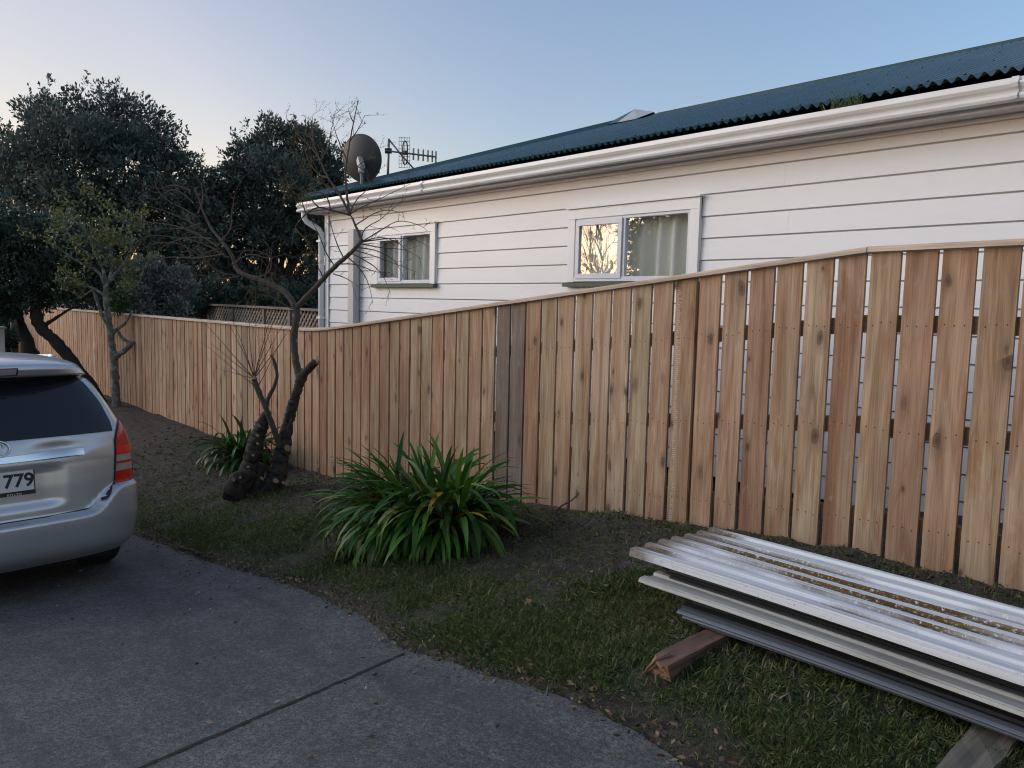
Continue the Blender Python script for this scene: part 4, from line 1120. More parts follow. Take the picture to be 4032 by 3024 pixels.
tall_tree(L1, 95000, .105, 'broad dark evergreen, the tallest crown, at the left behind the fence', 'leaf_dark', (c.x, c.y, GZ), 7, 16)
L2 = [px_lobe(*a) for a in [(585, 330, 68, D2), (655, 330, 60, D2), (530, 350, 48, D2), (700, 375, 55, D2), (515, 410, 60, D2), (600, 420, 90, D2 - .8), (690, 455, 70, D2), (480, 480, 70, D2), (570, 500, 75, D2 - .5), (650, 510, 55, D2), (500, 570, 60, D2 + .3), (700, 520, 28, D2), (672, 592, 34, D2 + .4), (600, 640, 60, D2 + .5), (680, 640, 55, D2 + .5), (540, 630, 55, D2)]]
c = at(590, 640, D2)
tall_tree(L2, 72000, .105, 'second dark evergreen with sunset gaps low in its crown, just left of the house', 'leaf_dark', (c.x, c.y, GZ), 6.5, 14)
L3 = [px_lobe(*a) for a in [(-30, 360, 60, 27.), (5, 310, 34, 27.), (-60, 470, 90, 27.), (10, 430, 60, 27.)]]
c = at(-30, 640, 27)
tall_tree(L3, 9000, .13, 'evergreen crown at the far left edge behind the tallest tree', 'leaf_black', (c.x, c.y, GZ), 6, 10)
# lower screen of scrub behind the fence
L4 = [px_lobe(*a) for a in [(440, 640, 55, 22.), (500, 650, 48, 22.), (380, 650, 50, 20.5), (560, 655, 45, 22.), (620, 655, 45, 22.), (685, 655, 45, 22.)]]
sc = empty('dark_shrub', (at(500, 660, 22).x, at(500, 660, 22).y, GZ), 'dark understorey shrub between the trees and the lattice fence', 'shrub')
P, Nn, R = lobe_points(L4, 16000); leaf_cloud('foliage', P, Nn, .11, .45, R * .75, M['leaf_black'], sc)
mb = MB(); mb.tube([(sc.location.x, sc.location.y, GZ), (sc.location.x, sc.location.y, -.2)], [.06, .03], 6); mb.build('stem', M['bark_black'], sc)
# grey shrub and rust-brown conifer just behind the fence
gs = empty('grey_leaved_shrub', (at(345, 660, 16.5).x, at(345, 660, 16.5).y, GZ), 'grey green bushy shrub rising behind the pale fence capping', 'shrub')
Lg = [px_lobe(*a) for a in [(330, 600, 50, 16.5), (380, 625, 48, 16.5), (300, 640, 50, 16.3), (355, 660, 55, 16.2), (290, 590, 30, 16.5)]]
P, Nn, R = lobe_points(Lg, 11000); leaf_cloud('foliage', P, Nn, .075, .5, R, M['leaf_grey'], gs)
mb = MB()
for k in range(5): mb.tube([tuple(gs.location), (gs.location.x + random.uniform(-.5, .5), gs.location.y + random.uniform(-.3, .3), -.3)], [.03, .012], 6)
mb.build('stem', M['bark_black'], gs)
rc = empty('rust_brown_conifer', (at(262, 660, 17).x, at(262, 660, 17).y, GZ), 'narrow rust brown conifer behind the fence and the lichened trunk', 'shrub')
Lr = [px_lobe(*a) for a in [(268, 590, 26, 17.), (262, 630, 30, 17.), (268, 670, 32, 17.)]]
P, Nn, R = lobe_points(Lr, 5000); Nn[:, 2] += 1.2; leaf_cloud('foliage', P, Nn, .09, .25, R, M['leaf_rust'], rc)
mb = MB(); mb.tube([tuple(rc.location), (rc.location.x, rc.location.y, .6)], [.06, .02], 6); mb.build('stem', M['bark_black'], rc)
hd = empty('hedge', (at(5, 720, 22).x, at(5, 720, 22).y, -2.0), 'dark hedge closing the far left end of the driveway', 'hedge')
Lh = [px_lobe(*a) for a in [(-30, 700, 60, 24.), (2, 730, 40, 22.), (-60, 740, 60, 22.), (8, 690, 40, 23.)]]
P, Nn, R = lobe_points(Lh, 9000); leaf_cloud('foliage', P, Nn, .10, .5, R * .6, M['leaf_black'], hd)

# ------------------------------------------------------------------ leaning dark tree and its cut neighbour, in front of the fence
d = 15.2
lt = empty('leaning_tree', at(185, 830, d), 'dark leafy tree with a black trunk leaning away behind the car', 'tree')
mb = MB()
limb(mb, [(215, 880, 19, d), (190, 835, 17, d), (165, 797, 14, d), (140, 760, 13, d), (112, 730, 12, d), (92, 712, 12, d), (80, 690, 12, d), (78, 660, 11, d), (72, 620, 9, d), (85, 570, 6, d)], 10, .06)
limb(mb, [(88, 708, 5, d), (108, 695, 4, d), (132, 680, 3, d), (150, 668, 2.5, d), (178, 660, 1.5, d)], 6)
limb(mb, [(78, 660, 7, d), (110, 620, 5, d), (150, 570, 3, d), (190, 540, 2, d)], 6); limb(mb, [(76, 650, 7, d), (40, 600, 5, d), (10, 560, 4, d), (-20, 520, 2, d)], 6)
mb.build('trunk', M['bark_black'], lt, smooth=True)
Ld = [px_lobe(*a) for a in [(40, 500, 75, d), (-40, 520, 90, d), (110, 520, 70, d + .3), (170, 570, 62, d + .5), (30, 600, 85, d), (110, 600, 62, d), (-40, 620, 80, d), (180, 620, 44, d + .3), (70, 640, 40, d), (10, 650, 42, d + .2), (135, 628, 36, d), (210, 600, 40, d + .6)]]
P, Nn, R = lobe_points(Ld, 26000); leaf_cloud('crown', P, Nn, .085, .5, R * .8, M['leaf_black'], lt)
d = 15.8
ct = MB(); limb(ct, [(88, 850, 17, d), (76, 800, 16, d), (64, 755, 14, d), (52, 720, 11, d), (42, 690, 8, d), (36, 668, 6, d)], 10, .08)
tip = at(36, 667, d); ct.disc(tip, (-.2, -.3, 1), 6 * K * d / F_PX, 10, .5, 1, .02)
o = ct.build('cut_trunk', [M['bark_black'], M['greywood_v']], smooth=True); tag(o, 'black trunk sawn off at the top, leaning left of the leafy tree', 'tree stump')

# ------------------------------------------------------------------ sparse olive tree with lichened trunk
d = 14.4
ot = empty('sparse_tree', at(250, 886, d), 'small sparse tree with olive leaves and a pale lichened trunk against the fence', 'tree')
mb = MB()
limb(mb, [(252, 892, 11, d), (250, 850, 8.5, d), (248, 800, 8, d), (245, 768, 7.5, d), (240, 735, 7, d), (236, 700, 6.4, d), (231, 670, 6.2, d), (229, 640, 5.8, d), (228, 618, 5, d)], 12, .07, 6)
limb(mb, [(247, 775, 7, d), (258, 765, 6, d), (270, 757, 5.5, d), (282, 746, 5.5, d), (287, 738, 6, d)], 7); limb(mb, [(285, 744, 3.5, d), (276, 738, 3.5, d), (262, 728, 3, d), (256, 716, 3, d)], 6)
limb(mb, [(243, 722, 5, d), (252, 712, 4, d), (266, 702, 3, d), (276, 690, 2.5, d), (286, 670, 2, d)], 6); limb(mb, [(238, 705, 6, d), (226, 690, 5, d), (216, 668, 4, d), (208, 645, 4, d), (200, 625, 3, d)], 6)
tips = []
arms = [[(229, 622, 5), (215, 590, 4), (190, 575, 3), (160, 560, 2.5), (125, 535, 2), (95, 520, 1.5)], [(228, 620, 5), (222, 580, 4), (205, 545, 3), (190, 505, 2.5), (165, 480, 2)], [(229, 620, 5.5), (240, 590, 4.5), (242, 555, 3.5), (235, 510, 3), (225, 470, 2.2), (215, 445, 1.6)],
        [(230, 615, 5), (255, 585, 4), (275, 555, 3), (285, 520, 2.5), (278, 490, 2)], [(229, 640, 4.5), (205, 625, 3.5), (180, 615, 3), (150, 600, 2.5), (125, 605, 1.8)], [(231, 650, 4), (255, 640, 3.5), (285, 625, 2.6), (305, 600, 2), (310, 575, 1.6)], [(222, 575, 3), (240, 540, 2.6), (262, 500, 2), (270, 465, 1.6)], [(200, 560, 3), (165, 525, 2.2), (140, 490, 1.8), (150, 465, 1.3)], [(200, 625, 3), (180, 640, 2), (165, 645, 1.5)]]
for a_ in [[(x, y, r * .95) for x, y, r in q] for q in arms]:
    dz = random.uniform(-.5, .5); n_ = len(a_)
    Pp = limb(mb, [(x, y, r, d + dz * k / (n_ - 1)) for k, (x, y, r) in enumerate(a_)], 6)
    for j in range(len(Pp) // 3, len(Pp), 2):
        q = Pp[j]; spray(mb, q, Vector((random.gauss(0, .6), random.gauss(0, .5), random.uniform(.2, 1))), random.uniform(.25, .5), .008, 1, tips, .4, (1, 3))
mb.build('trunk', M['bark_lichen'], ot, smooth=True)
LP, LN, LR = [], [], []
for p in tips:
    for k in range(random.randint(1, 4)):
        LP.append(p + Vector((random.gauss(0, .09), random.gauss(0, .07), random.gauss(0, .06)))); LN.append((random.gauss(0, .5), random.gauss(0, .5), .5)); LR.append(min(1, max(0, random.gauss(.45, .2))))
leaf_cloud('crown', LP, LN, .075, .48, LR, M['leaf_olive'], ot)
P, Nn, R = lobe_points([px_lobe(262, 648, 20, 14.2), px_lobe(254, 664, 14, 14.2)], 500); leaf_cloud('basal_sprout', P, Nn, .07, .5, R, M['leaf_bright'], ot)

# ------------------------------------------------------------------ the hard-pruned bare tree
d = 8.0
bt = empty('pruned_bare_tree', at(550, 1080, d), 'bare many stemmed tree with sawn stubs and fine twigs in front of the fence', 'tree')
mb = MB(); up_ = MB()
limb(mb, [(575, 1095, 30, d), (590, 1050, 23, d), (600, 1020, 19, d), (606, 985, 17, d + .05), (614, 955, 15, d + .05), (622, 915, 11.5, d + .1), (632, 880, 11, d + .1), (640, 850, 10, d + .1), (652, 815, 10, d + .1), (660, 800, 9, d + .1)], 16, .12, 9)
limb(mb, [(652, 815, 9, d + .1), (664, 800, 8, d + .05), (674, 789, 8, d), (682, 782, 8, d)], 14, .1, 7)
limb(mb, [(512, 1085, 26, d - .1), (528, 1040, 20, d - .1), (540, 1005, 17, d - .05), (547, 975, 16, d - .05), (556, 945, 15, d), (563, 925, 14, d), (572, 903, 12, d), (577, 893, 8, d)], 16, .12, 8)
limb(mb, [(500, 1075, 22, d - .25), (506, 1052, 22, d - .25), (516, 1036, 18, d - .22), (536, 1028, 13, d - .15)], 16, .13, 8)
limb(mb, [(548, 1090, 26, d), (552, 1060, 18, d), (556, 1030, 13, d), (562, 1000, 10, d)], 10, .12)
limb(up_, [(604, 968, 7, d), (596, 940, 6.5, d - .05), (585, 908, 6.5, d - .08), (574, 880, 6, d - .1), (563, 855, 6, d - .1), (553, 833, 6.5, d - .1), (548, 818, 7, d - .1)], 8)
limb(up_, [(574, 885, 4.5, d), (580, 860, 4.5, d), (592, 835, 4, d), (599, 812, 3.5, d), (595, 790, 3.5, d), (592, 778, 3, d), (584, 766, 2, d)], 7)
limb(up_, [(648, 822, 8.5, d + .1), (642, 795, 7.8, d + .15), (637, 765, 7.2, d + .18), (634, 735, 7.2, d + .2), (638, 705, 7.2, d + .2), (641, 680, 8, d + .2), (638, 662, 8.5, d + .2)], 12, .05)
limb(up_, [(612, 950, 3, d), (630, 905, 2.0, d - .1)], 5)
limb(mb, [(598, 992, 3, d), (584, 984, 3, d), (572, 975, 2.5, d), (560, 968, 2, d)], 6)
left = limb(up_, [(638, 664, 8, d + .2), (628, 645, 6.5, d + .25), (612, 628, 6.5, d + .3), (585, 615, 6, d + .35), (555, 602, 5.5, d + .4), (525, 592, 5, d + .45), (508, 575, 4.5, d + .5), (503, 555, 4.2, d + .5), (490, 535, 4, d + .5), (474, 515, 3.5, d + .55), (455, 490, 3, d + .6), (440, 460, 2.4, d + .6), (430, 430, 1.6, d + .6), (420, 405, 1, d + .6)], 8)
right = limb(up_, [(640, 666, 7, d + .2), (655, 648, 6, d + .15), (680, 622, 5.6, d + .1), (705, 595, 5.2, d), (728, 572, 5, d - .1), (750, 553, 4.6, d - .15), (766, 538, 4.6, d - .2), (780, 522, 3.6, d - .2)], 8)
mb.build('trunk', M['bark'], bt, smooth=True); limbs = up_.build('limb', M['bark_upper'], bt, smooth=True)
mb = MB()
def cut(x, y, r, dd_, nrm=None):
    r *= .82
    p = at(x, y, dd_); nv = Vector(nrm) if nrm else (-p).normalized() + Vector((random.uniform(-.4, .4), 0, random.uniform(-.2, .5)))
    mb = MB(); mb.disc(p, nv, r * K * dd_ / F_PX, 12, .5, 0, .03, random.uniform(.6, .85))
    mb.build('sawn_end', M['cutwood'], bt)
for a_ in [(621, 968, 9, d - .16), (596, 1038, 8, d - .22), (613, 1043, 6, d - .2), (556, 940, 5, d - .2), (557, 958, 4, d - .2), (536, 1008, 4, d - .2), (566, 1033, 5, d - .2), (504, 1036, 6, d - .42), (519, 1031, 4, d - .4), (547, 983, 4, d - .18), (560, 920, 4, d - .14), (683, 779, 8, d - .02, (.4, -.4, .9)), (549, 815, 5, d - .15), (577, 893, 5, d - .1, (.1, -.3, 1))]: cut(*a_)
tw, twy, twz, twx = MB(), MB(), MB(), MB(); tips, tipsy = [], []
def fan(mbx, p, ends, r, tips_, depth=1, kids=(2, 4), dd_=None, bend=.18, spread=.55):
    for (x, y) in ends:
        e = at(x, y, (dd_ or d) + random.uniform(-.25, .25)); v = e - p
        spray(mbx, p, v + Vector((0, 0, -.02)), v.length * 1.08, r, depth, tips_, bend, kids, 0.0, spread)
# sprouts from the pollarded stub
fan(tw, at(549, 817, d - .1), [(440, 690), (462, 735), (505, 655), (530, 640), (560, 615), (585, 620), (600, 650), (612, 690), (470, 800), (500, 700), (622, 730)], .0052, tips, 0)
fan(tw, at(556, 838, d - .1), [(430, 745), (640, 700)], .004, tips, 0); fan(tw, at(592, 640, d), [(598, 700), (560, 640)], .003, tips, 0)
fan(twx, at(590, 790, d), [(575, 660), (585, 690)], .0035, tipsy, 1)
# crooked secondary branches traced one by one, each with short alternate twiglets
C4 = lambda x, y: (x * .7823, 86.7 + y * .7823)
def branch(pts, r0, mbx, tl, dz=0.0, twig=.16, step=2, kids=(0, 2)):
    n_ = len(pts); z0 = d + random.uniform(-.1, .15)
    P = limb(mbx, [(*C4(x, y), r0 * (1 - .8 * k / (n_ - 1)), z0 + dz * k / (n_ - 1)) for k, (x, y) in enumerate(pts)], 5, 0, 4, 1.6)
    sgn = 1
    for k in range(2, len(P), step):
        ax = (P[k] - P[k - 1]).normalized(); sd = ax.cross(Vector(_f)).normalized() * sgn; sgn = -sgn
        v = ax * random.uniform(.4, 1.0) + sd * random.uniform(.4, .9) + Vector(_f) * random.uniform(-.5, .5)
        spray(mbx, P[k], v, twig * random.uniform(.5, 1.5), .0026, 1, tl, .3, kids, 0, .8)
    tl.append(P[-1])
up_2 = MB()
for pts, r0 in [([(1000, 557), (982, 512), (966, 480)], 4), ([(966, 482), (935, 422), (906, 380), (884, 332), (868, 290), (852, 255)], 3), ([(966, 480), (960, 440), (954, 380), (958, 330), (966, 280), (976, 228), (989, 165)], 3), ([(966, 482), (915, 470), (880, 462), (845, 480), (815, 520), (805, 570)], 2.6)]:
    n_ = len(pts); limb(up_2, [(*C4(x, y), r0 * (1 - .7 * k / (n_ - 1)), d - .1 + .05 * k) for k, (x, y) in enumerate(pts)], 7, .03, 5, .8)
up_2.build('limb', M['bark_upper'], bt, smooth=True)
for pts in [[(935, 422), (900, 400), (860, 380), (830, 335), (812, 290)], [(906, 380), (880, 370), (850, 330), (838, 270)], [(884, 332), (862, 300), (818, 255), (790, 215)], [(868, 290), (862, 250), (864, 205)], [(958, 330), (940, 290), (925, 250), (918, 215)], [(966, 280), (990, 245), (1005, 210)], [(976, 228), (966, 205), (962, 190)], [(880, 462), (850, 430), (815, 400), (775, 380)], [(915, 470), (900, 430), (870, 420), (830, 440), (790, 430)], [(845, 480), (830, 440), (800, 410)], [(815, 520), (850, 560), (870, 600)], [(954, 380), (985, 350), (1010, 330), (1040, 300)], [(884, 332), (905, 300), (912, 260), (925, 205)]]:
    branch(pts, 1.7, twy, tipsy, random.uniform(-.3, .3), .15, 2, (1, 2))
for pts in [[(966, 480), (1000, 462), (1045, 440), (1090, 418), (1135, 396)], [(982, 512), (1030, 480), (1070, 470), (1120, 478)], [(1000, 557), (1060, 520), (1100, 500), (1150, 508), (1180, 525)], [(1000, 557), (1050, 545), (1100, 560), (1132, 592)], [(985, 572), (1040, 582), (1090, 610), (1115, 655)], [(970, 588), (1030, 622), (1062, 660), (1078, 700)], [(995, 562), (1060, 574), (1120, 580), (1165, 605)], [(960, 598), (1000, 640), (1020, 680), (1030, 730)], [(1000, 557), (1070, 548), (1140, 550), (1185, 572)], [(940, 618), (985, 620), (1040, 640), (1080, 640)], [(950, 606), (930, 560), (915, 515), (905, 470)], [(930, 632), (902, 590), (882, 540), (862, 500), (850, 450)], [(900, 668), (880, 630), (872, 580), (840, 540)], [(980, 580), (1045, 600), (1110, 625), (1150, 640)], [(990, 565), (1010, 520), (1050, 495), (1090, 460), (1120, 440)], [(920, 645), (960, 660), (1000, 690)], [(966, 480), (985, 440), (1020, 405), (1050, 350)]]:
    branch(pts, 1.6, tw, tips, random.uniform(-.35, .25), .13, 3, (0, 2))
for pts in [[(650, 650), (600, 638), (560, 602), (500, 565), (430, 560), (385, 580)], [(630, 600), (560, 562), (490, 546), (420, 540), (370, 560)], [(600, 570), (540, 532), (470, 510), (400, 500), (360, 478)], [(570, 530), (520, 500), (450, 470), (400, 456), (345, 438)], [(545, 488), (500, 462), (460, 440), (430, 402), (440, 370)], [(600, 570), (636, 520), (640, 470), (652, 415)], [(640, 620), (690, 592), (740, 602), (790, 590)], [(690, 665), (742, 640), (745, 600), (700, 580), (650, 585)], [(620, 590), (540, 602), (460, 600), (410, 625)], [(740, 690), (732, 650), (746, 610), (752, 560)], [(585, 548), (530, 545), (470, 560), (415, 600), (400, 640)], [(535, 450), (500, 420), (470, 415), (430, 440), (395, 430)], [(555, 505), (510, 520), (450, 520), (390, 530)], [(605, 575), (560, 590), (510, 620), (470, 660)], [(660, 652), (610, 660), (560, 650), (510, 655)], [(545, 480), (560, 440), (555, 400), (530, 365)], [(525, 415), (480, 400), (440, 410), (400, 400)]]:
    branch(pts, 1.9, tw, tips, random.uniform(-.3, .4), .16, 2, (0, 2))
for pts in [[(805, 742), (770, 722), (740, 705), (700, 700)], [(745, 700), (720, 680), (690, 690), (670, 720)], [(770, 715), (765, 680), (750, 660)]]: branch(pts, 1.4, twz, tipsy, 0, .14, 2, (1, 2))
tw.build('twigs', M['twig'], bt); [q_.build('shoots', M['twig_y'], bt) for q_ in (twy, twx, twz)]
LP = [p + Vector((random.gauss(0, .012), random.gauss(0, .012), random.gauss(0, .012))) for p in tipsy for _ in range(2)] + [p for p in tips if random.random() < .25]
leaf_cloud('buds', LP, [(0, 0, 1)] * len(LP), .013, .4, [random.random() for _ in LP], M['bud'], bt)

# ------------------------------------------------------------------ strap-leaved plants
def strap_plant(name, ctr, n, L, spread, lean, label, wmul=1.0, yellow=.03, up=1.0, shade=.9):
    V, Fq, R = [], [], []; seg = 11
    for i in range(n):
        a_ = random.uniform(0, 2 * math.pi); rad = math.sqrt(random.random()) * spread
        bx = ctr[0] + rad * math.cos(a_) * 1.25; by = ctr[1] + rad * math.sin(a_) * .8
        gz_ = lawn_z(bx, by)
        az = a_ + random.gauss(0, .75) if rad > spread * .4 else random.uniform(0, 2 * math.pi)
        dx, dy = math.cos(az) + lean[0], math.sin(az) + lean[1]; q = math.hypot(dx, dy) or 1; dx, dy = dx / q, dy / q
        ln = L * random.uniform(.5, 1.12); w = random.uniform(.017, .026) * wmul
        e0 = math.radians(random.uniform(46, 90) * up); curl = random.uniform(1.5, 3.6) * (1.0 if random.random() < .8 else .45)
        p = np.array([bx, by, gz_ + .0]); tw_ = random.gauss(0, .5)
        r = 1.0 if random.random() < yellow * .4 else (.94 if random.random() < yellow else random.uniform(0.02, shade))
        for s_ in range(seg + 1):
            t = s_ / seg; el = e0 - curl * t ** 1.5
            if s_: p = p + np.array([dx * math.cos(el), dy * math.cos(el), math.sin(el)]) * ln / seg
            g_ = base_z(p[0], p[1]) + .03
            if p[2] < g_: p[2] = g_ + .004 * random.random()
            ww = w * (0.75 + .5 * t if t < .4 else .95) * (1 if t < .75 else max(.06, 1 - ((t - .75) / .25) ** 1.8))
            sx, sy = -dy, dx; tz = math.sin(tw_ * t) * .7
            o = len(V); c0 = math.cos(tw_ * t)
            V += [p + np.array([sx * c0, sy * c0, tz]) * ww, p - np.array([0, 0, ww * .30]), p - np.array([sx * c0, sy * c0, tz]) * ww]
            if s_:
                Fq += [(o - 3, o - 2, o + 1, o), (o - 2, o - 1, o + 2, o + 1)]; R += [r, r]
    o = np_mesh(name, np.array(V), np.array(Fq), R, M['agapanthus'], None, True)
    return tag(o, label, 'plant')
pc = (-4.62, 3.28)
strap_plant('strap_leaf_plant', (-4.53, 3.13), 1050, .78, .28, (-.36, -.42), 'big clump of glossy strap leaved green plant spilling onto the grass', .88, .04)
strap_plant('strap_leaf_plant', (-9.35, 3.80), 170, .66, .18, (0, -.1), 'small dark strap leaved clump beside the pruned tree at the fence', 1.0, .015, 1.04, .38)

# ================================================================== GRASS AND LITTER
def scatter(n, x0, x1, dens):
    out = []
    while len(out) < n:
        X = random.uniform(x0, x1); e = edge_y(X); Y = random.uniform(e - .02, 4.25)
        if random.random() < dens(X, Y, e): out.append((X, Y))
    return out
def gd(X, Y, e):
    n1 = .5 + .5 * noise.noise((X * 1.1, Y * 1.1, 3)) + .35 * noise.noise((X * 3.5, Y * 3.5, 7))
    sh_ = .38 * math.exp(-((X + 3.3) / .9) ** 2)
    f = 1 - sstep(2.85 - sh_, 3.55 - sh_, Y + .45 * noise.noise((X * .9, Y * .9, 9)))
    if X > -2.4: f = max(f, .25) * (1 - sstep(3.5, 3.85, Y))
    f *= 1 - .97 * sstep(-4.6, -10.5, X)
    bare = math.exp(-((X + 1.6) / .35) ** 2 - ((Y - 2.75) / .25) ** 2)
    return max(.04, min(1, (n1 * 1.6 - .36) * f * (1 - .8 * bare) * (.15 + .85 * sstep(e + .02, e + .16, Y))))
def blades(pts, hmin, hmax, w):
    n = len(pts); V = np.empty((n, 5, 3)); R = np.empty(n)
    for i, (X, Y) in enumerate(pts):
        z = lawn_z(X, Y) - .004; a_ = random.uniform(0, 2 * math.pi); L = random.uniform(hmin, hmax); fl = random.uniform(.3, 1.25); ww = w * random.uniform(.6, 1.3)
        dx, dy = math.cos(a_), math.sin(a_); sx, sy = -dy * ww, dx * ww
        h1, r1 = L * .55 * math.cos(fl * .55), L * .55 * math.sin(fl * .55); h2, r2 = h1 + L * .5 * math.cos(min(1.6, fl * 1.35)), r1 + L * .5 * math.sin(min(1.6, fl * 1.35))
        V[i] = [(X + sx, Y + sy, z), (X - sx, Y - sy, z), (X + dx * r1 + sx * .8, Y + dy * r1 + sy * .8, z + h1), (X + dx * r2, Y + dy * r2, z + h2), (X + dx * r1 - sx * .8, Y + dy * r1 - sy * .8, z + h1)]
        pn = .5 + .5 * noise.noise((X * 1.6, Y * 1.6, 21))
        R[i] = min(1, max(0, random.gauss(.35 + .5 * pn, .2))) if random.random() > .07 else random.uniform(.88, 1)
    return V.reshape(-1, 3), R
pts = scatter(62000, -4.2, .5, gd) ; V1, R1 = blades(pts, .018, .048, .0017)
pts = scatter(22000, -11.5, -4.2, gd); V2, R2 = blades(pts, .022, .055, .0025)
# tufts: round the stump, by the path edge and beside the sheets
tf = []
for (px_, py_, n, s_) in [(560, 1085, 260, .16), (500, 1085, 200, .15), (610, 1080, 160, .12), (1000, 1300, 260, .10), (1340, 1290, 300, .12), (1390, 1270, 200, .10), (1700, 1500, 300, .14), (1800, 1470, 200, .1), (2050, 1540, 260, .1), (880, 1240, 300, .12), (1500, 1460, 260, .1), (1660, 1340 + 60, 200, .1), (450, 1130, 200, .2)]:
    c_ = on_ground(px_, py_)
    tf += [(random.gauss(c_.x, s_), random.gauss(c_.y, s_ * .7)) for _ in range(n)]
tf = [(x, min(max(y, edge_y(x) + .01), 4.25)) for x, y in tf]
V3, R3 = blades(tf, .03, .075, .0021)
V = np.concatenate([V1, V2, V3]); R = np.concatenate([R1, R2, R3])
o = np_mesh('grass', V, np.arange(len(V)).reshape(-1, 5), R, M['grass']); tag(o, 'patchy short grass along the driveway verge', 'grass', kind='stuff')
# dry litter along the driveway edge and over the soil
LP, LN, LR = [], [], []
for k in range(3000):
    X = random.uniform(-11.5, .3); e = edge_y(X)
    Y = e + random.gauss(.035, .055) if random.random() < .72 else random.uniform(e, 4.2)
    z = lawn_z(X, Y) + .018 if Y > e else base_z(X, Y) + .024
    LP.append((X, Y, z)); LN.append((random.gauss(0, 2), random.gauss(0, 2), 0)); LR.append(min(.8, random.betavariate(1.9, 1.7)))
for k in range(260):
    X = random.uniform(-7, 0); e = edge_y(X); Y = e - abs(random.gauss(0, .5)); LP.append((X, Y, base_z(X, Y) + .023)); LN.append((random.gauss(0, 2), random.gauss(0, 2), 0)); LR.append(random.uniform(.2, 1))
o = leaf_cloud('leaf_litter', LP, LN, .027, .42, LR, M['litter']); tag(o, 'dry brown leaf litter along the driveway edge', 'litter', kind='stuff')
# soil clods near the fence
mb = MB()
for k in range(2200):
    X = random.uniform(-12.5, -.8); Y = 4.2 - abs(random.gauss(0, .45 if X > -6 else 1.0)); r = random.uniform(.003, .013) * (1 if random.random() < .92 else 1.9)
    if Y < edge_y(X) + .2: continue
    z = lawn_z(X, Y); c = [(X + r * random.uniform(.6, 1.2) * sx, Y + r * random.uniform(.6, 1.2) * sy, z + r * .45 * sz * random.uniform(.6, 1.2)) for sz in (-1, 1) for sx, sy in ((-1, -1), (1, -1), (1, 1), (-1, 1))]
    mb.hexa(c)
o = mb.build('soil_clods', M['ground'], smooth=True); o.data.attributes.new('grassy', 'FLOAT', 'POINT'); tag(o, 'loose crumbs of dark soil along the foot of the fence', 'soil', kind='stuff')

# ------------------------------------------------------------------ single leaves and sticks
def fallen(x, y, size, m, label):
    c_ = on_ground(x, y); z = lawn_z(c_.x, c_.y) + .03
    mb = MB(); a_ = random.uniform(0, 6.28); u = Vector((math.cos(a_), math.sin(a_), .12)); v = Vector((-math.sin(a_), math.cos(a_), .2)); rows = []
    for i in range(7):
        t = i / 6; w = math.sin(math.pi * min(.97, t * .94 + .04)) * size * .34
        p = Vector((c_.x, c_.y, z)) + u * size * (t - .5) + Vector((0, 0, .18 * size * math.sin(t * 3)))
        rows.append([p - v * w + Vector((0, 0, .15 * w)), p, p + v * w + Vector((0, 0, .2 * w))])
    mb.grid(rows, .5); o = mb.build('fallen_leaf', M[m], smooth=True); tag(o, label, 'leaf', 'fallen leaves on the verge')
fallen(1310, 1297, .05, 'brownleaf', 'curled tan leaf on the soil left of the sheet stack')
fallen(1141, 1333, .045, 'yellowleaf', 'small orange leaf on the grass between the strap plant and the plank')
fallen(1727, 1450, .045, 'brownleaf', 'reddish brown leaf on the grass just under the stack of sheets')
def stick(pts, r, label, mats='twig'):
    mb = MB(); mb.tube(pts, [r, r * .9, r * .8, r * .55][:len(pts)], 6, .5, 0, .1); o = mb.build('stick', M[mats], smooth=True); tag(o, label, 'stick', 'sticks lying about the verge')
a_, b_ = on_ground(1192, 1112), on_y(1251, 1066, 4.24)
stick([a_ + Vector((0, 0, .01)), a_.lerp(b_, .35) + Vector((0, 0, .012)), a_.lerp(b_, .7) + Vector((0.01, 0, 0)), b_], .008, 'thin red brown stick leaning against the palings')
a_, b_ = on_ground(385, 1188), on_ground(455, 1212)
stick([a_ + Vector((0, 0, .02)), a_.lerp(b_, .4) + Vector((0, 0, .04)), b_ + Vector((0, 0, .03))], .008, 'broken twig lying on the driveway edge near the car bumper')
a_, b_ = on_ground(1590, 1560 - 40), on_ground(1720, 1470 + 20)
stick([a_ + Vector((0, 0, .02)), a_.lerp(b_, .5) + Vector((0.02, 0.02, .03)), b_ + Vector((0, 0, .02))], .005, 'bent twig on the bare soil in front of the sheet stack')
# gutter weeds
mb = MB()
for (px_, s_) in ((1822, 1.3),):
    c_ = on_y(px_, 229, 5.53); c_.z = 1.40
    for k in range(int(60 * s_)):
        g_ = Vector((random.gauss(0, .5), random.gauss(-.2, .35), 1)).normalized(); q = c_ + Vector((random.uniform(-.14, .14), random.uniform(-.02, .02), 0)); L = random.uniform(.04, .12) * s_
        mb.add([q, q + Vector((.004, 0, 0)) + g_ * L * .5, q + g_ * L, q - Vector((.004, 0, 0)) + g_ * L * .5], [(0, 1, 2, 3)])
tag(mb.build('gutter_weed', M['leaf_bright']), 'tuft of green weeds growing out of the house gutter', 'plant')

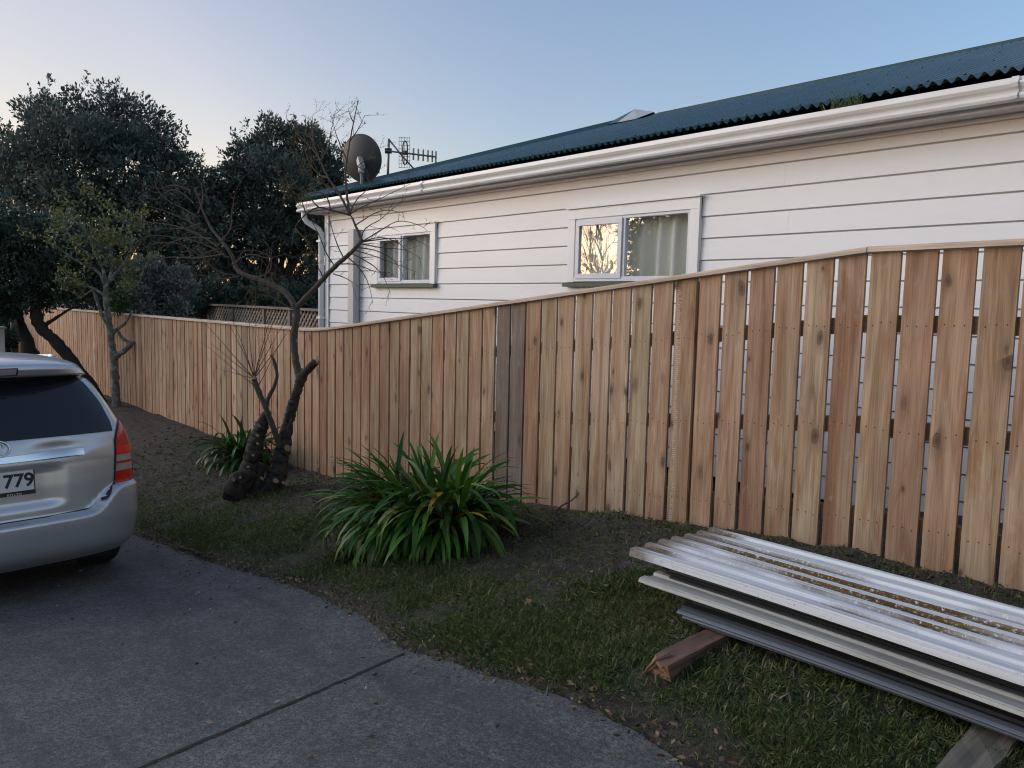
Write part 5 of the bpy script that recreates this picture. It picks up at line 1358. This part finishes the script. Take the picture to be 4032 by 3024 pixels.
# ================================================================== ROOFING SHEETS
def moss_sheet():
    m = mat('mossy_white_sheet', (0.62, 0.62, 0.63), 0.8, 0.0, Specular_IOR_Level=0.2); n = N(m)
    v = n.coord((1.2, 14, 14)); f = n.noise(v, 1.6, 6, .7); g = n.noise(n.coord(), 55, 5, .75); big = n.noise(n.coord((.8, 2.2, 1)), 1.5, 2, .5)
    st = n.noise(n.coord((.5, 40, 40)), 1.0, 4, .7)
    val = n.attr()
    c = n.mix(n.ramp(st, [(.42, 0.0), (.75, .55)]), (0.74, 0.74, 0.745), (0.30, 0.27, 0.23))
    patch_ = n.math('MULTIPLY', n.math('MULTIPLY', n.ramp(big, [(.44, 0.0), (.56, 1.0)]), n.ramp(g, [(.34, 0.0), (.46, 1.0)])), val)
    moss = n.ramp(f, [(.35, (0.06, 0.034, 0.014)), (.55, (0.15, 0.085, 0.028)), (.7, (0.14, 0.12, 0.03))])
    c = n.mix(patch_, c, moss)
    specks = n.ramp(g, [(.60, 0.0), (.68, .85)])
    c = n.mix(n.math('MULTIPLY', specks, n.ramp(big, [(.40, .15), (.58, 1.0)])), c, (0.05, 0.042, 0.035))
    sx_ = n.new('ShaderNodeSeparateXYZ'); n.link(n.coord(), sx_.inputs[0])
    dist = n.math('ADD', n.math('MULTIPLY', n.math('ADD', sx_.outputs[0], 2.43), 2.2), n.math('MULTIPLY', n.math('SUBTRACT', f, .5), 1.1))
    c = n.mix(n.ramp(dist, [(.10, .85), (.42, 0.0)]), c, n.ramp(g, [(.35, (0.07, 0.045, 0.03)), (.6, (0.26, 0.20, 0.15))]))
    n.color(c); n.bump(g, .15, .004); n.rough(n.ramp(g, [(.4, .75), (.6, .95)]))
    return m
M['sheet_white'] = moss_sheet()
M['sheet_cream'] = paint_material('aged_cream_sheet', (0.48, 0.46, 0.42), .5, (.16, .13, .10), .7, 3, (.5, 4, 4))
M['sheet_dark'] = paint_material('grey_sheet_gap_shade', (0.035, 0.035, 0.038), .6, (.015, .013, .012), .6, 4, (.6, 3, 3))  # near black: shade of the gaps between sheets put into the colour
M['sheet_grey'] = paint_material('blue_grey_sheet', (0.13, 0.145, 0.17), .5, (.07, .07, .07), .5, 3, (.6, 3, 3))
M['rust'] = paint_material('rusty_end', (0.20, 0.12, 0.08), .8, (.05, .03, .02), .8, 20)
def sheet_prof(W, ribs, rh, lip):
    """cross profile of a ribbed roofing sheet, (v, height, valley?)"""
    P = []; pitch = W / ribs
    for i in range(ribs):
        v0 = i * pitch
        P += [(v0 + .0, rh, 0), (v0 + pitch * .34, rh, 0), (v0 + pitch * .42, 0, 1), (v0 + pitch * .92, 0, 1)]
    P += [(W, rh, 0), (W + .025, rh, 0), (W + .032, 0, 0)]
    return [(-.010, rh - lip, 0), (-.006, rh - .004, 0)] + P
def sheet(x0, x1, y0, z, m, rot, W=.60, rh=.0125, droop=0.0, label='', tilt=0.0, curl=0.0, lip=.008):
    prof = sheet_prof(W, 6, rh, lip); n = 26; base = Vector((x0, y0, z))
    mb = MB(); c_, s_ = math.cos(rot), math.sin(rot)
    rows = []
    for i in range(n + 1):
        t = i / n; r = []
        for v, h, vl in prof:
            X, Y = (x1 - x0) * t, v
            zz = z + h + tilt * t - droop * (1 - t) ** 3 * 1.0 - curl * max(0, .12 - v) * (1 - t) ** 2 + .004 * math.sin(7 * t + v * 9)
            r.append((x0 + X * c_ - Y * s_, y0 + X * s_ + Y * c_, zz))
        rows.append(r)
    R_ = len(rows); C_ = len(prof)
    for j in range(C_ - 1):
        valley = .0 if prof[j][2] + prof[j + 1][2] == 0 else 1.0
        if j < 2: valley = 0
        mb.add([rows[i][j + q] for i in range(R_) for q in (0, 1)], [(2 * i, 2 * i + 1, 2 * i + 3, 2 * i + 2) for i in range(R_ - 1)], valley)
    o = mb.build('roofing_sheet', m)
    sd = o.modifiers.new('gauge', 'SOLIDIFY'); sd.thickness = .0022; sd.offset = -1
    return tag(o, label, 'roofing sheet', 'roofing sheets stacked on the grass')
zt_ = -1.118
XE2 = 0.9
sheet(-2.43, XE2, 2.835, zt_ - .01, M['sheet_white'], -.003, label='top white ribbed sheet with brown moss in its channels', tilt=.0, lip=.034)
dk = 'grey ribbed sheet, gap shade in its dark colour, in the upper half of the stack, under the white top sheet'
for k in range(6):
    sheet(-2.34 + random.uniform(-.02, .09), XE2, 2.895 + random.uniform(-.012, .03), zt_ - .028 - .0125 * k, M['sheet_dark'], random.uniform(-.018, .010), label=dk, droop=.012 * k / 6, curl=random.uniform(0, .3), lip=random.uniform(.004, .011))
sheet(-2.34, XE2, 2.80, zt_ - .108, M['sheet_cream'], -.004, label='upper of two pale cream sheets halfway down the stack', droop=.01, lip=.017)
sheet(-2.32, XE2, 2.815, zt_ - .121, M['sheet_cream'], -.001, label='lower of two pale cream sheets halfway down the stack', droop=.012, lip=.012)
dk = 'grey ribbed sheet, gap shade in its dark colour, in the lower half of the stack, under the cream sheets'
for k in range(3):
    sheet(-2.20 + random.uniform(-.03, .1), XE2, 2.85 + random.uniform(-.01, .02), zt_ - .137 - .0125 * k, M['sheet_dark'], random.uniform(-.012, .008), label=dk, droop=.012, curl=random.uniform(0, .2), lip=random.uniform(.004, .010))
dk = 'blue grey sheet at the bottom of the stack, resting on the timber bearers'
for k in range(4):
    sheet(-2.12 + .03 * k, XE2, 2.80 + .012 * k + random.uniform(-.012, .012), zt_ - .178 - .0125 * k, M['sheet_grey'], .004 * k - .004, label=dk, droop=.014, curl=.1)
# bearers
def bearer(name, a_, b_, w, h, m, label, split=False):
    a_, b_ = Vector(a_), Vector(b_); d_ = (b_ - a_).normalized(); sd = Vector((d_.y, -d_.x, 0)).normalized(); mb = MB(); rows = []
    n = 14
    for i in range(n + 1):
        p = a_.lerp(b_, i / n); q = lambda s=.004: random.uniform(-s, s)
        jag = (lambda: -d_ * random.uniform(0, .05)) if (i == 0 and split) else (lambda: Vector((0, 0, 0)))
        r = [p - sd * w / 2 + Vector((0, 0, q())) + jag(), p + sd * w / 2 + Vector((0, 0, q())) + jag(), p + sd * (w / 2 + q()) + Vector((0, 0, h + q())) + jag(), p + sd * w * .1 + Vector((0, 0, h + q())) + jag(), p - sd * w / 2 + Vector((0, 0, h + q())) + jag()]
        rows.append(r + [r[0]])
    mb.grid(rows, .5); mb.add(rows[0][:5], [(0, 1, 2, 3, 4)], .5, 1 if split else 0); mb.add(rows[-1][:5], [(4, 3, 2, 1, 0)], .5)
    o = mb.build(name, [m, M['split']]); tag(o, label, 'timber'); return o
pa = on_ground(1425, 1480); za = lawn_z(pa.x, pa.y)
b1 = bearer('timber_bearer', (pa.x + .02, pa.y, za + .0), (pa.x - .06, 3.62, zt_ - .292), .095, .072, M['plank'], 'short brown plank with a splintered end poking out under the sheets', True)
mb = MB()
for k in range(9):
    q = Vector((pa.x + random.uniform(-.035, .045), pa.y - .0, za + random.uniform(.005, .08))); e = q + Vector((random.uniform(-.03, .02), -random.uniform(.03, .085), random.uniform(-.03, .01))); mb.tube([q + Vector((0, .03, 0)), q, e], [.012, .009, .002], 5)
mb.build('splinter', M['split'], b1)
pb = on_ground(2085, 1690)
bearer('timber_bearer', (-.855, 2.30, lawn_z(-.86, 2.35) - .01), (-.915, 3.55, -1.405), .125, .085, M['bearer'], 'grey squared timber bearer under the sheets at the bottom right corner')

# ================================================================== WHAT THE WINDOWS REFLECT (behind the viewer's left)
d_ = lambda X, Y: base_z(X, 0)
rt = empty('bare_tree', (-16.9, -6.2, -2.2), 'leafless branching tree across the driveway, mirrored in the large window', 'tree')
mb = MB(); tips = []
mb.tube([(-16.9, -6.2, -2.25), (-16.85, -6.2, -.8), (-16.7, -6.2, .4), (-16.6, -6.2, .9)], [.10, .08, .06, .05], 8)
for k in range(15):
    z = .3 + .05 * k; spray(mb, (-16.7, -6.2, z), Vector((random.gauss(0, .8), random.gauss(0, .5), random.uniform(.5, 1.4))), random.uniform(1.2, 2.3), .016, 2, tips, .25, (3, 5))
mb.build('trunk', M['bark_upper'], rt)
rl = empty('leafy_tree', (-15.5, -6.8, -2.2), 'leafy evergreen across the driveway, mirrored in the right window pane', 'tree')
mb = MB(); mb.tube([(-15.5, -6.8, -2.25), (-15.5, -6.8, 0), (-15.4, -6.8, 2.4)], [.16, .12, .05], 8); mb.build('trunk', M['bark_black'], rl)
P, Nn, R = lobe_points([(-15.6, -6.8, 2.0, .8), (-15.2, -6.8, 1.3, .9), (-14.5, -6.9, 1.7, 1.0), (-14.3, -7, 3.0, 1.0), (-15.0, -7, .4, .9), (-14.0, -7, .8, 1.0)], 16000); leaf_cloud('crown', P, Nn, .16, .4, R, M['leaf_black'], rl)
rl2 = empty('leafy_tree', (-27.2, -6.4, -2.2), 'dark bushy tree further down the driveway, mirrored in the small window', 'tree')
mb = MB(); mb.tube([(-27.2, -6.4, -2.25), (-27.2, -6.4, 0), (-27.0, -6.4, 2)], [.16, .12, .05], 8); mb.build('trunk', M['bark_black'], rl2)
P, Nn, R = lobe_points([(-27.2 + dx, -6.4, z, 1.3) for dx in (-1.6, 0, 1.6) for z in (-.2, 1.2, 2.4)], 22000); leaf_cloud('crown', P, Nn, .24, .5, R, M['leaf_black'], rl2)
hb = empty('boundary_hedge', (-16, -8.0, -2.2), 'dark clipped hedge across the driveway, mirrored low in the windows', 'hedge')
P, Nn, R = lobe_points([(x, -8.0, z, .9) for x in np.arange(-24, -6, 1.0) for z in (-1.4, -.35, .2)], 22000); leaf_cloud('foliage', P, Nn, .15, .5, R, M['leaf_black'], hb)
